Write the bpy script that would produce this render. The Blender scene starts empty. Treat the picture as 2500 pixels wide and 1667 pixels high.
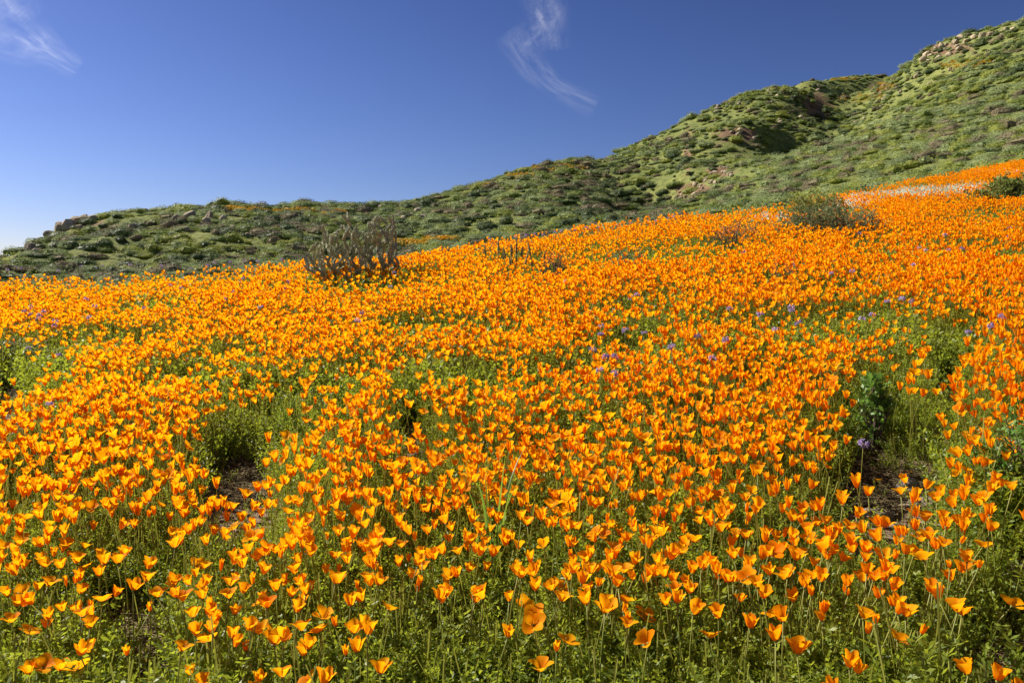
import bpy, math
import numpy as np
from mathutils import Vector, Matrix, Euler

# ------------------------------------------------------------------ camera, sky, sun, exposure
SC = bpy.context.scene
COL = SC.collection
W, H = 2500.0, 1667.0              # photograph size, used to turn photo pixels into directions
F = 1962.0                         # focal length in photo pixels
EYE = 1.38
HORIZON = 720.0
PITCH = math.atan((H / 2 - HORIZON) / F)

cam_d = bpy.data.cameras.new('camera')
cam_d.sensor_width = 36.0
cam_d.lens = 36.0 * F / W
cam_d.clip_start = 0.05
cam_d.clip_end = 120000.0
cam = bpy.data.objects.new('camera', cam_d)
COL.objects.link(cam)
cam.location = (0, 0, EYE)
cam.rotation_euler = (math.pi / 2 - PITCH, 0, 0)
SC.camera = cam

SUN_EL = math.radians(40.0)
SUN_AZ = math.radians(-64.0)       # left of the view direction (+Y), somewhat ahead
world = bpy.data.worlds.new('World')
SC.world = world
world.use_nodes = True
nt = world.node_tree
nt.nodes.clear()
sky = nt.nodes.new('ShaderNodeTexSky')
sky.sky_type = 'NISHITA'
sky.sun_disc = False
sky.sun_elevation = SUN_EL
sky.sun_rotation = SUN_AZ
sky.altitude = 500.0
sky.air_density = 1.0
sky.dust_density = 0.5
sky.ozone_density = 4.0
bg = nt.nodes.new('ShaderNodeBackground')
bg.inputs['Strength'].default_value = 0.06
wo = nt.nodes.new('ShaderNodeOutputWorld')
tint = nt.nodes.new('ShaderNodeMix'); tint.data_type = 'RGBA'; tint.blend_type = 'MULTIPLY'
tint.inputs['Factor'].default_value = 1.0
tint.inputs['B'].default_value = (0.460, 0.396, 0.428, 1.0)
gm = nt.nodes.new('ShaderNodeGamma')                    # deep, contrasty blue of the photograph
gm.inputs['Gamma'].default_value = 1.6
nt.links.new(sky.outputs['Color'], tint.inputs['A'])
nt.links.new(tint.outputs['Result'], gm.inputs['Color'])
nt.links.new(gm.outputs['Color'], bg.inputs['Color'])
nt.links.new(bg.outputs['Background'], wo.inputs['Surface'])

sun_d = bpy.data.lights.new('sun', 'SUN')
sun_d.energy = 5.0
sun_d.angle = math.radians(0.5)
sun_d.color = (1.0, 0.93, 0.80)
sun = bpy.data.objects.new('sun', sun_d)
COL.objects.link(sun)
to_sun = Vector((math.sin(SUN_AZ) * math.cos(SUN_EL), math.cos(SUN_AZ) * math.cos(SUN_EL), math.sin(SUN_EL)))
sun.rotation_euler = to_sun.to_track_quat('Z', 'Y').to_euler()
sun.location = (-20, 5, 30)

SC.view_settings.view_transform = 'Standard'
SC.view_settings.look = 'None'
SC.view_settings.gamma = 1.0
SC.view_settings.exposure = 0.95
SC.view_settings.use_curve_mapping = False

SC.cycles.max_bounces = 6
SC.cycles.diffuse_bounces = 3
SC.cycles.transmission_bounces = 4
SC.cycles.glossy_bounces = 2
rng = np.random.default_rng(11)

# ------------------------------------------------------------------ helpers
CP, SP = math.cos(PITCH), math.sin(PITCH)
def ray(px, py):
    """photo pixel -> direction scaled so that y = 1"""
    u = (np.asarray(px, float) - W / 2) / F
    v = (H / 2 - np.asarray(py, float)) / F
    y = CP + v * SP
    z = -SP + v * CP
    return u / y, z / y
def project(x, y, z):
    """world -> photo pixel"""
    z = z - EYE
    yc = y * CP - z * SP
    zc = y * SP + z * CP
    return W / 2 + F * x / yc, H / 2 - F * zc / yc

def hash2(i, j, s):
    h = (i.astype(np.int64) * 374761393 + j.astype(np.int64) * 668265263 + s * 1442695041) & 0xFFFFFFFF
    h = ((h ^ (h >> 13)) * 1274126177) & 0xFFFFFFFF
    h = h ^ (h >> 16)
    return (h & 0xFFFFFF) / float(0xFFFFFF)
def vnoise(x, y, s=0):
    x = np.asarray(x, float); y = np.asarray(y, float)
    i = np.floor(x); j = np.floor(y)
    fx = x - i; fy = y - j
    fx = fx * fx * (3 - 2 * fx); fy = fy * fy * (3 - 2 * fy)
    a = hash2(i, j, s); b = hash2(i + 1, j, s); c = hash2(i, j + 1, s); d = hash2(i + 1, j + 1, s)
    return (a * (1 - fx) + b * fx) * (1 - fy) + (c * (1 - fx) + d * fx) * fy
def fbm(x, y, s=0, o=3):
    t = 0; a = 0.5; k = 1.0; n = 0
    for q in range(o):
        t = t + a * vnoise(x * k + 13.7 * q, y * k - 7.3 * q, s + q); n += a
        a *= 0.5; k *= 2.03
    return t / n
def sstep(a, b, x):
    t = np.clip((x - a) / (b - a), 0, 1)
    return t * t * (3 - 2 * t)

def new_mesh(name, v, f, mats=(), smooth=False, attr=None):
    me = bpy.data.meshes.new(name)
    me.from_pydata([tuple(map(float, q)) for q in v], [], [tuple(int(k) for k in q) for q in f])
    for m in mats:
        me.materials.append(m)
    if attr is not None:
        a = me.attributes.new('shade_v', 'FLOAT', 'POINT')
        a.data.foreach_set('value', np.asarray(attr, np.float32))
    if smooth:
        me.polygons.foreach_set('use_smooth', np.ones(len(me.polygons), bool))
    me.update()
    return me
def link(name, data, parent=None, loc=(0, 0, 0), rot=(0, 0, 0), scl=(1, 1, 1)):
    o = bpy.data.objects.new(name, data)
    COL.objects.link(o)
    o.location = loc; o.rotation_euler = rot; o.scale = scl
    if parent is not None:
        o.parent = parent
    return o
def tag(o, label=None, cat=None, group=None, kind=None):
    if label: o['label'] = label
    if cat: o['category'] = cat
    if group: o['group'] = group
    if kind: o['kind'] = kind
    return o

class MB:
    def __init__(self):
        self.v = []; self.f = []; self.m = []; self.a = []
    def add(self, v, f, mi=0, a=None):
        b = len(self.v)
        self.v += [tuple(q) for q in v]
        self.f += [tuple(k + b for k in q) for q in f]
        self.m += [mi] * len(f)
        self.a += list(a) if a is not None else [0.0] * len(v)
    def mesh(self, name, mats, smooth=False):
        me = new_mesh(name, self.v, self.f, mats, smooth, self.a)
        if len(mats) > 1:
            me.polygons.foreach_set('material_index', np.array(self.m, np.int32))
        return me
    def ribbon(self, pts, w, side, mi=0, taper=True):
        n = len(pts); v = []
        for k, p in enumerate(pts):
            t = k / (n - 1)
            ww = w * ((1 - t) if taper else 1) * 0.5 + 1e-4
            p = Vector(p)
            v += [p - side * ww, p + side * ww]
        f = [(2 * k, 2 * k + 1, 2 * k + 3, 2 * k + 2) for k in range(n - 1)]
        self.add(v, f, mi)
    def tube(self, pts, rads, sides=5, mi=0, cap=True):
        v = []; n = len(pts); f = []
        for k, p in enumerate(pts):
            p = Vector(p)
            d = (Vector(pts[min(k + 1, n - 1)]) - Vector(pts[max(k - 1, 0)])).normalized()
            a = d.orthogonal().normalized() if abs(d.z) < 0.99 else Vector((1, 0, 0))
            a = (Vector((0, 1, 0)) if abs(d.y) < 0.9 else Vector((1, 0, 0))).cross(d).normalized()
            b = d.cross(a)
            for s in range(sides):
                an = 2 * math.pi * s / sides
                v.append(p + (a * math.cos(an) + b * math.sin(an)) * rads[k])
        for k in range(n - 1):
            for s in range(sides):
                s2 = (s + 1) % sides
                f.append((k * sides + s, k * sides + s2, (k + 1) * sides + s2, (k + 1) * sides + s))
        if cap:
            f.append(tuple(range((n - 1) * sides, n * sides)))
        self.add(v, f, mi)

def U(a, b): return float(rng.uniform(a, b))
def N(s=1.0): return float(rng.normal(0, s))

# ------------------------------------------------------------------ materials
def mat_new(name):
    m = bpy.data.materials.new(name)
    m.use_nodes = True
    m.node_tree.nodes.clear()
    return m, m.node_tree.nodes, m.node_tree.links
def leafy(name, c1, c2, trans=0.35, tcol=None, rough=0.55, spec=0.25, nscale=3.0, rnd=0.35, attr=None):
    """thin plant tissue: diffuse/gloss front, light passing through, colour varied per plant and by place"""
    m, n, l = mat_new(name)
    geo = n.new('ShaderNodeNewGeometry')
    oi = n.new('ShaderNodeObjectInfo')
    no = n.new('ShaderNodeTexNoise'); no.inputs['Scale'].default_value = nscale; no.inputs['Detail'].default_value = 3
    l.new(geo.outputs['Position'], no.inputs['Vector'])
    mx = n.new('ShaderNodeMath'); mx.operation = 'MULTIPLY_ADD'
    l.new(oi.outputs['Random'], mx.inputs[0]); mx.inputs[1].default_value = rnd * 1.6; 
    mp = n.new('ShaderNodeMapRange'); mp.inputs['From Min'].default_value = 0.35; mp.inputs['From Max'].default_value = 0.65
    mp.inputs['To Min'].default_value = -rnd * 0.5; mp.inputs['To Max'].default_value = 1 - rnd
    l.new(no.outputs['Fac'], mp.inputs['Value']); l.new(mp.outputs['Result'], mx.inputs[2])
    mx.use_clamp = True
    mix = n.new('ShaderNodeMix'); mix.data_type = 'RGBA'
    mix.inputs['A'].default_value = (*c1, 1); mix.inputs['B'].default_value = (*c2, 1)
    l.new(mx.outputs[0], mix.inputs['Factor'])
    col = mix.outputs['Result']
    if attr:
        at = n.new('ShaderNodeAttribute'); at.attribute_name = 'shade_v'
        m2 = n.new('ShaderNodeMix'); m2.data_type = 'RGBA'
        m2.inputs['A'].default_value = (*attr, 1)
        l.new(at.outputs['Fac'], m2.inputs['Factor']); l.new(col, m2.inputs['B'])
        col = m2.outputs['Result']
    p = n.new('ShaderNodeBsdfPrincipled')
    p.inputs['Roughness'].default_value = rough
    p.inputs['Specular IOR Level'].default_value = spec
    l.new(col, p.inputs['Base Color'])
    t = n.new('ShaderNodeBsdfTranslucent')
    if tcol:
        mt = n.new('ShaderNodeMix'); mt.data_type = 'RGBA'; mt.inputs['Factor'].default_value = 0.6
        l.new(col, mt.inputs['A']); mt.inputs['B'].default_value = (*tcol, 1)
        l.new(mt.outputs['Result'], t.inputs['Color'])
    else:
        l.new(col, t.inputs['Color'])
    ms = n.new('ShaderNodeMixShader'); ms.inputs['Fac'].default_value = trans
    l.new(p.outputs[0], ms.inputs[1]); l.new(t.outputs[0], ms.inputs[2])
    o = n.new('ShaderNodeOutputMaterial'); l.new(ms.outputs[0], o.inputs['Surface'])
    return m
def solid(name, c1, c2, scale=8.0, rough=0.85, bump=0.3, bscale=40.0, spec=0.2, rnd=0.0):
    m, n, l = mat_new(name)
    tc = n.new('ShaderNodeNewGeometry')
    no = n.new('ShaderNodeTexNoise'); no.inputs['Scale'].default_value = scale; no.inputs['Detail'].default_value = 8; no.inputs['Roughness'].default_value = 0.65
    l.new(tc.outputs['Position'], no.inputs['Vector'])
    mp = n.new('ShaderNodeMapRange'); mp.inputs['From Min'].default_value = 0.35; mp.inputs['From Max'].default_value = 0.65
    l.new(no.outputs['Fac'], mp.inputs['Value'])
    mix = n.new('ShaderNodeMix'); mix.data_type = 'RGBA'
    mix.inputs['A'].default_value = (*c1, 1); mix.inputs['B'].default_value = (*c2, 1)
    l.new(mp.outputs['Result'], mix.inputs['Factor'])
    col = mix.outputs['Result']
    if rnd:
        oi = n.new('ShaderNodeObjectInfo')
        hv = n.new('ShaderNodeHueSaturation')
        r2 = n.new('ShaderNodeMapRange'); r2.inputs['To Min'].default_value = 1 - rnd; r2.inputs['To Max'].default_value = 1 + rnd
        l.new(oi.outputs['Random'], r2.inputs['Value']); l.new(r2.outputs['Result'], hv.inputs['Value'])
        l.new(col, hv.inputs['Color']); col = hv.outputs['Color']
    p = n.new('ShaderNodeBsdfPrincipled')
    p.inputs['Roughness'].default_value = rough; p.inputs['Specular IOR Level'].default_value = spec
    l.new(col, p.inputs['Base Color'])
    nb = n.new('ShaderNodeTexNoise'); nb.inputs['Scale'].default_value = bscale; nb.inputs['Detail'].default_value = 6
    l.new(tc.outputs['Position'], nb.inputs['Vector'])
    b = n.new('ShaderNodeBump'); b.inputs['Strength'].default_value = bump; b.inputs['Distance'].default_value = 0.6 / bscale
    l.new(nb.outputs['Fac'], b.inputs['Height']); l.new(b.outputs['Normal'], p.inputs['Normal'])
    o = n.new('ShaderNodeOutputMaterial'); l.new(p.outputs[0], o.inputs['Surface'])
    return m

M = {}
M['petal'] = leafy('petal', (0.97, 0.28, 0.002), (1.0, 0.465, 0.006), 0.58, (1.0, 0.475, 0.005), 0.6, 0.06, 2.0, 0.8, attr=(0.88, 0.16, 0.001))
M['stem'] = leafy('stem', (0.22, 0.25, 0.05), (0.32, 0.32, 0.07), 0.3, (0.44, 0.44, 0.06), 0.45, 0.3, 5.0, 0.6)
M['leaf'] = leafy('leaf', (0.115, 0.185, 0.022), (0.25, 0.30, 0.04), 0.52, (0.44, 0.50, 0.032), 0.45, 0.3, 2.2, 0.6)
M['grass'] = leafy('grass', (0.10, 0.20, 0.03), (0.17, 0.28, 0.045), 0.45, (0.30, 0.46, 0.05), 0.4, 0.4, 6.0, 0.4)
M['herb'] = leafy('herb', (0.08, 0.19, 0.03), (0.14, 0.27, 0.05), 0.4, (0.24, 0.42, 0.05), 0.45, 0.3, 6.0, 0.4)
M['purple'] = leafy('purple', (0.34, 0.24, 0.48), (0.55, 0.46, 0.66), 0.25, None, 0.6, 0.1, 20.0, 0.5)
M['white'] = leafy('white', (0.62, 0.63, 0.50), (0.78, 0.78, 0.70), 0.3, None, 0.6, 0.1, 8.0, 0.4)
M['dry'] = leafy('dry', (0.16, 0.12, 0.06), (0.30, 0.24, 0.13), 0.2, None, 0.7, 0.1, 8.0, 0.6)
M['sage'] = leafy('sage', (0.20, 0.25, 0.105), (0.30, 0.35, 0.155), 0.36, None, 0.7, 0.1, 0.8, 0.6)
M['green'] = leafy('green', (0.145, 0.20, 0.045), (0.23, 0.275, 0.062), 0.38, None, 0.6, 0.2, 0.8, 0.6)
M['dark'] = leafy('dark', (0.06, 0.092, 0.03), (0.10, 0.135, 0.042), 0.26, None, 0.6, 0.2, 0.8, 0.6)
M['brown'] = leafy('brown', (0.16, 0.14, 0.08), (0.24, 0.20, 0.12), 0.2, None, 0.8, 0.1, 0.8, 0.6)
M['lime'] = leafy('lime', (0.23, 0.265, 0.05), (0.31, 0.34, 0.07), 0.4, None, 0.6, 0.2, 0.8, 0.6)
M['hillflower'] = leafy('hillflower', (0.55, 0.25, 0.01), (0.5, 0.32, 0.02), 0.3, None, 0.6, 0.1, 0.5, 0.6)
M['greyshrub'] = leafy('greyshrub', (0.16, 0.195, 0.075), (0.24, 0.27, 0.115), 0.32, None, 0.7, 0.1, 6.0, 0.4)
M['wood'] = solid('wood', (0.09, 0.07, 0.05), (0.19, 0.15, 0.11), 20, 0.9, 0.4, 80)
M['cactus'] = solid('cactus', (0.25, 0.27, 0.17), (0.42, 0.43, 0.28), 26, 0.8, 0.5, 120, 0.2, 0.18)
M['cactusgreen'] = solid('cactusgreen', (0.14, 0.16, 0.06), (0.26, 0.26, 0.10), 26, 0.75, 0.5, 120, 0.2, 0.15)
M['spine'] = solid('spine', (0.42, 0.36, 0.2), (0.55, 0.48, 0.3), 30, 0.6, 0.0, 10)
M['rock'] = solid('rock', (0.22, 0.175, 0.13), (0.40, 0.325, 0.24), 1.3, 0.95, 0.6, 6, 0.15, 0.22)
M['palerock'] = solid('palerock', (0.30, 0.235, 0.15), (0.46, 0.38, 0.26), 1.6, 0.95, 0.6, 6, 0.15, 0.18)
M['greyrock'] = solid('greyrock', (0.10, 0.085, 0.08), (0.30, 0.27, 0.25), 28, 0.9, 0.7, 90, 0.25)
M['slab'] = solid('slab', (0.14, 0.11, 0.08), (0.30, 0.25, 0.19), 30, 0.95, 0.8, 120, 0.15)

# ground: bare soil near, grass green with bare patches on the hills
def ground_material():
    m, n, l = mat_new('ground')
    geo = n.new('ShaderNodeNewGeometry')
    at = n.new('ShaderNodeAttribute'); at.attribute_name = 'cover'
    def noise(scale, det=6, rough=0.6):
        q = n.new('ShaderNodeTexNoise'); q.inputs['Scale'].default_value = scale
        q.inputs['Detail'].default_value = det; q.inputs['Roughness'].default_value = rough
        l.new(geo.outputs['Position'], q.inputs['Vector']); return q.outputs['Fac']
    def mixc(fac, a, b):
        q = n.new('ShaderNodeMix'); q.data_type = 'RGBA'
        for s, c in (('A', a), ('B', b)):
            if isinstance(c, tuple): q.inputs[s].default_value = (*c, 1)
            else: l.new(c, q.inputs[s])
        l.new(fac, q.inputs['Factor']); return q.outputs['Result']
    def rng_(v, a, b):
        q = n.new('ShaderNodeMapRange'); q.inputs['From Min'].default_value = a; q.inputs['From Max'].default_value = b
        l.new(v, q.inputs['Value']); return q.outputs['Result']
    soil = mixc(rng_(noise(14), 0.35, 0.65), (0.13, 0.088, 0.055), (0.27, 0.195, 0.125))
    soil = mixc(rng_(noise(90, 3), 0.5, 0.7), soil, (0.34, 0.26, 0.18))
    earth = mixc(rng_(noise(0.5), 0.35, 0.65), (0.12, 0.07, 0.042), (0.24, 0.155, 0.095))
    grass = mixc(rng_(noise(0.12, 5), 0.38, 0.62), (0.145, 0.175, 0.05), (0.22, 0.235, 0.068))
    grass = mixc(rng_(noise(1.7, 5), 0.45, 0.7), grass, (0.085, 0.095, 0.035))
    sep = n.new('ShaderNodeSeparateColor')
    l.new(at.outputs['Color'], sep.inputs['Color'])
    add = n.new('ShaderNodeMath'); add.operation = 'ADD'
    l.new(sep.outputs['Green'], add.inputs[0])
    sc = n.new('ShaderNodeMapRange'); sc.inputs['From Min'].default_value = 0.3; sc.inputs['From Max'].default_value = 0.7
    sc.inputs['To Min'].default_value = -0.35; sc.inputs['To Max'].default_value = 0.35
    l.new(noise(0.7, 6, 0.7), sc.inputs['Value']); l.new(sc.outputs['Result'], add.inputs[1])
    hill = mixc(rng_(add.outputs[0], 0.35, 0.6), grass, earth)
    col = mixc(sep.outputs['Red'], soil, hill)
    p = n.new('ShaderNodeBsdfPrincipled'); p.inputs['Roughness'].default_value = 0.95; p.inputs['Specular IOR Level'].default_value = 0.1
    l.new(col, p.inputs['Base Color'])
    b1 = n.new('ShaderNodeBump'); b1.inputs['Strength'].default_value = 0.7; b1.inputs['Distance'].default_value = 0.02
    l.new(noise(35, 8, 0.7), b1.inputs['Height'])
    b2 = n.new('ShaderNodeBump'); b2.inputs['Strength'].default_value = 0.6; b2.inputs['Distance'].default_value = 0.35
    l.new(noise(1.6, 8, 0.7), b2.inputs['Height'])
    mb = n.new('ShaderNodeMix'); mb.data_type = 'VECTOR'
    l.new(sep.outputs['Red'], mb.inputs['Factor']); l.new(b1.outputs['Normal'], mb.inputs['A']); l.new(b2.outputs['Normal'], mb.inputs['B'])
    l.new(mb.outputs['Result'], p.inputs['Normal'])
    o = n.new('ShaderNodeOutputMaterial'); l.new(p.outputs[0], o.inputs['Surface'])
    return m
M['ground'] = ground_material()

# ------------------------------------------------------------------ terrain
A_Y, B_X = 0.163, 0.064            # slope of the poppy field, uphill and to the right
CREST = np.array([(-900, 10.0), (-300, 9.8), (0, 9.7), (425, 9.4), (988, 9.6), (1275, 10.8), (1594, 12.5), (1807, 13.3),
                  (1935, 14), (2050, 15.5), (2232, 19), (2500, 27), (2900, 31), (3600, 34)], float)
def crest(x, y):
    px = W / 2 + F * np.asarray(x) / np.maximum(y, 0.05)
    return np.interp(px, CREST[:, 0], CREST[:, 1])
SKYLINES = [
    [(-450, 760, 68), (-250, 700, 68), (-100, 664, 70), (0, 634, 70), (70, 602, 73), (140, 552, 78), (200, 534, 82), (300, 516, 86), (430, 506, 90), (540, 498, 95),
     (680, 503, 100), (800, 494, 105), (900, 493, 108), (1000, 488, 115), (1090, 466, 122), (1180, 441, 130), (1300, 406, 140), (1370, 398, 145), (1440, 394, 150)],
    [(1460, 398, 155), (1540, 346, 160), (1600, 322, 164), (1700, 283, 168), (1800, 238, 172), (1900, 210, 175), (1940, 216, 178)],
    [(1960, 204, 240), (2060, 187, 250), (2150, 187, 250), (2215, 190, 255)],
    [(2180, 188, 190), (2260, 136, 180), (2310, 102, 172), (2400, 76, 165), (2500, 56, 160), (2650, 38, 150), (2850, 34, 140), (3200, 80, 115)],
]
SURF = [
    (-450, 790, 45), (-250, 725, 46), (0, 672, 48), (300, 657, 50), (600, 647, 52), (850, 637, 54), (1000, 618, 56), (1200, 590, 57), (1400, 570, 57), (1580, 556, 57),
    (150, 600, 61), (400, 570, 69), (600, 562, 71), (700, 580, 66), (720, 535, 84), (650, 520, 91), (850, 540, 84),
    (1000, 560, 74), (1100, 510, 97),
    (1250, 440, 125), (1330, 440, 115), (1380, 460, 104), (1430, 480, 92), (1480, 506, 78), (1520, 536, 66), (1550, 556, 80), (1490, 492, 101), (1560, 530, 93), (1460, 455, 116),
    (1150, 510, 88), (1250, 490, 95), (1350, 510, 81), (1300, 550, 66), (1400, 530, 72),
    (1635, 550, 88), (1605, 508, 105), (1540, 466, 120),
    (1905, 255, 148), (1860, 320, 131), (1760, 390, 117), (1680, 428, 107), (1590, 440, 115), (1550, 400, 136), (1650, 350, 145), (1750, 320, 146),
    (2090, 246, 190), (2020, 288, 168), (1960, 322, 150), (1880, 367, 130), (1780, 420, 110), (1712, 458, 95), (1672, 505, 82), (1660, 556, 63),
    (1935, 268, 157), (1960, 295, 155), (1990, 288, 166), (2030, 270, 181), (1935, 228, 170), (1965, 252, 171), (1960, 222, 182), (2000, 229, 188), (2050, 240, 194),
    (2500, 200, 100), (2500, 300, 60), (2400, 415, 36), (2300, 350, 70), (2200, 452, 40), (2200, 300, 100), (2100, 400, 65), (2300, 200, 125),
    (2000, 455, 50), (1900, 495, 38), (1800, 522, 33), (1750, 500, 58), (1900, 430, 75), (2100, 330, 103), (2700, 300, 52), (2900, 340, 36), (3200, 300, 50),
    (-450, 850, 24), (0, 735, 24), (500, 730, 24), (1000, 690, 24), (1400, 640, 24), (1650, 585, 22), (1900, 520, 22), (2200, 475, 24), (2500, 420, 30),
]
def control_points():
    P = []
    for ln in SKYLINES:
        for (px, py, d) in ln:
            py = py + float(np.interp(px, [0, 70, 200, 540, 1000, 1250, 1400, 1540, 1700, 1850, 1950], [58, 48, 16, 4, 12, 8, 8, 10, 12, 4, 0]))   # room for the shrubs on the ridge
            X, Z = ray(px, py)
            P.append((X * d, d, EYE + Z * d))
            P.append((X * (d + 14), d + 14, EYE + Z * d - 1.5))
            P.append((X * (d + 34), d + 34, EYE + Z * d - 9.0))
    for (px, py, d) in SURF:
        X, Z = ray(px, py)
        P.append((X * d, d, EYE + Z * d))
    return np.array(P, float)
CPT = control_points()
def tps_fit(P):
    # drop "behind the ridge" helpers that would fight with another ridge's own points
    n = len(P); S = 60.0
    xy = P[:, :2] / S
    r = np.linalg.norm(xy[:, None] - xy[None], axis=2)
    K = np.where(r > 0, r * r * np.log(r + 1e-12), 0)
    A = np.zeros((n + 3, n + 3)); A[:n, :n] = K + np.eye(n) * 2e-4
    Q = np.c_[np.ones(n), xy]; A[:n, n:] = Q; A[n:, :n] = Q.T
    b = np.zeros(n + 3); b[:n] = P[:, 2]
    return xy, np.linalg.solve(A, b), S
KEEP = np.ones(len(CPT), bool)
lines_xy = [np.array([(ray(a, b)[0] * d, d, EYE + ray(a, b)[1] * d) for a, b, d in ln]) for ln in SKYLINES]
allvis = np.array([(ray(a, b)[0] * d, d) for ln in SKYLINES for a, b, d in ln] + [(ray(a, b)[0] * d, d) for a, b, d in SURF])
idx = 0
for ln in SKYLINES:
    for _ in ln:
        for k in (1, 2):
            if np.min(np.linalg.norm(allvis - CPT[idx + k, :2], axis=1)) < 11:
                KEEP[idx + k] = False
        idx += 3
TXY, TW, TS = tps_fit(CPT[KEEP])
def tps(x, y):
    q = np.c_[np.ravel(x), np.ravel(y)] / TS
    out = np.empty(len(q))
    for s in range(0, len(q), 20000):
        c = q[s:s + 20000]
        r = np.linalg.norm(c[:, None] - TXY[None], axis=2)
        K = np.where(r > 0, r * r * np.log(r + 1e-12), 0)
        out[s:s + 20000] = K @ TW[:-3] + TW[-3] + c @ TW[-2:]
    return out.reshape(np.shape(x))
def height(x, y):
    x = np.asarray(x, float); y = np.asarray(y, float)
    d = np.hypot(x, y)
    field = A_Y * y + B_X * x + 0.07 * (fbm(x * 0.9, y * 0.9, 3) - 0.5) + 0.02 * (fbm(x * 6, y * 6, 5) - 0.5)
    c = crest(x, y)
    front = y > 3.0
    w = np.where(front, sstep(c * 1.02, c * 1.5, y), 0)
    t = np.zeros(np.shape(w)); on = w > 0
    if on.any():
        xx, yy = np.broadcast_arrays(x, y)
        t[on] = tps(np.clip(xx[on], -150, 230), np.clip(yy[on], 3, 300))
    lim = np.clip(t, -6, 75)
    t = lim + sstep(25, 60, d) * (1.7 * (fbm(x * 0.11, y * 0.11, 21, 4) - 0.5) + 0.5 * (fbm(x * 0.6, y * 0.6, 25) - 0.5))
    # behind the ridges and far to the sides the land levels off
    far = sstep(320, 520, d)
    t = t * (1 - far) + 8.0 * far
    z = field * (1 - w) + t * w
    back = sstep(30, 120, d) * (1 - sstep(-0.35, 0.35, y / np.maximum(d, 0.1)))
    return z * (1 - back) + (-4.0) * back
def hit(px, py, dmin=1.0, dmax=300.0, lift=0.0):
    """first point of the terrain (raised by lift) seen through a photo pixel"""
    X, Z = ray(px, py)
    if dmin >= 18:
        d = np.geomspace(dmin, dmax, 140)
    elif py > 700:
        d = np.geomspace(dmin, 14.0, 300)
    else:
        d = np.geomspace(max(dmin, 3.0), 60.0, 260)
    zz = EYE + Z * d
    h = height(X * d, d) + lift
    k = np.argmax(zz < h)
    if not (zz < h).any():
        return None
    if k > 0:
        a = zz[k - 1] - h[k - 1]; b = h[k] - zz[k]
        dd = d[k - 1] + (d[k] - d[k - 1]) * a / (a + b + 1e-9)
    else:
        dd = d[0]
    return float(X * dd), float(dd), float(height(np.array([X * dd]), np.array([dd]))[0])
def hz(x, y):
    return float(height(np.array([x]), np.array([y]))[0])

# ------------------------------------------------------------------ where plants grow
# (px, py, rx, ry) of patches, read at ground level; converted to fixed places on the ground by projection
BARE = [(335, 1548, 110, 62), (575, 1195, 100, 30), (590, 1150, 60, 20), (2210, 1195, 130, 40), (2120, 1130, 70, 35), (2500, 1400, 55, 80),
        (2450, 1610, 110, 45), (20, 970, 60, 28), (2300, 965, 28, 45), (2345, 890, 30, 30), (1000, 1050, 35, 20), (1560, 540, 10, 4), (2080, 1225, 60, 16)]
NOFLOWER = [(70, 905, 150, 62), (1130, 900, 150, 42), (1030, 1040, 95, 40), (665, 1050, 115, 60), (2130, 1050, 85, 95), (1020, 782, 110, 22), (1560, 632, 190, 15), (1210, 790, 90, 18),
            (2170, 900, 95, 45), (1960, 1180, 170, 45), (2480, 1220, 90, 130), (1205, 1395, 75, 70), (2300, 900, 60, 80), (420, 900, 110, 30), (560, 850, 110, 25), (1370, 880, 110, 28),
            (1060, 1560, 200, 90), (2330, 600, 120, 10), (1330, 660, 80, 12), (2060, 690, 90, 14), (2120, 590, 60, 10), (850, 700, 120, 12)]
def blobs(px, py, L, soft=0.35):
    s = np.zeros_like(px)
    for (a, b, rx, ry) in L:
        q = np.sqrt(((px - a) / rx) ** 2 + ((py - b) / ry) ** 2)
        s = np.maximum(s, 1 - sstep(1 - soft, 1 + soft, q))
    return s
def hides(x, y, z, L, top):
    """plants of this height that grow on, or stand in front of, a bare patch"""
    s = np.zeros_like(x)
    for t in np.linspace(0, 1, 9):
        s = np.maximum(s, blobs(*project(x, y, z + top * t), L, 0.25))
    return s
def field_points(cells, ymax_fac=1.03):
    """jittered grid over the field, finer near the viewer: list of (d0, d1, cell)"""
    out = []
    for (d0, d1, c) in cells:
        hw = 0.78 * d1 + 0.6
        gx, gy = np.meshgrid(np.arange(-hw, hw, c), np.arange(d0, d1, c))
        gx = gx + rng.uniform(-0.5, 0.5, gx.shape) * c; gy = gy + rng.uniform(-0.5, 0.5, gy.shape) * c
        x = gx.ravel(); y = gy.ravel()
        k = (np.abs(x) < 0.72 * y + 0.5) & (y < crest(x, y) * ymax_fac)
        out.append(np.c_[x[k], y[k]])
    p = np.concatenate(out)
    z = height(p[:, 0], p[:, 1])
    return p[:, 0], p[:, 1], z

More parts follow.
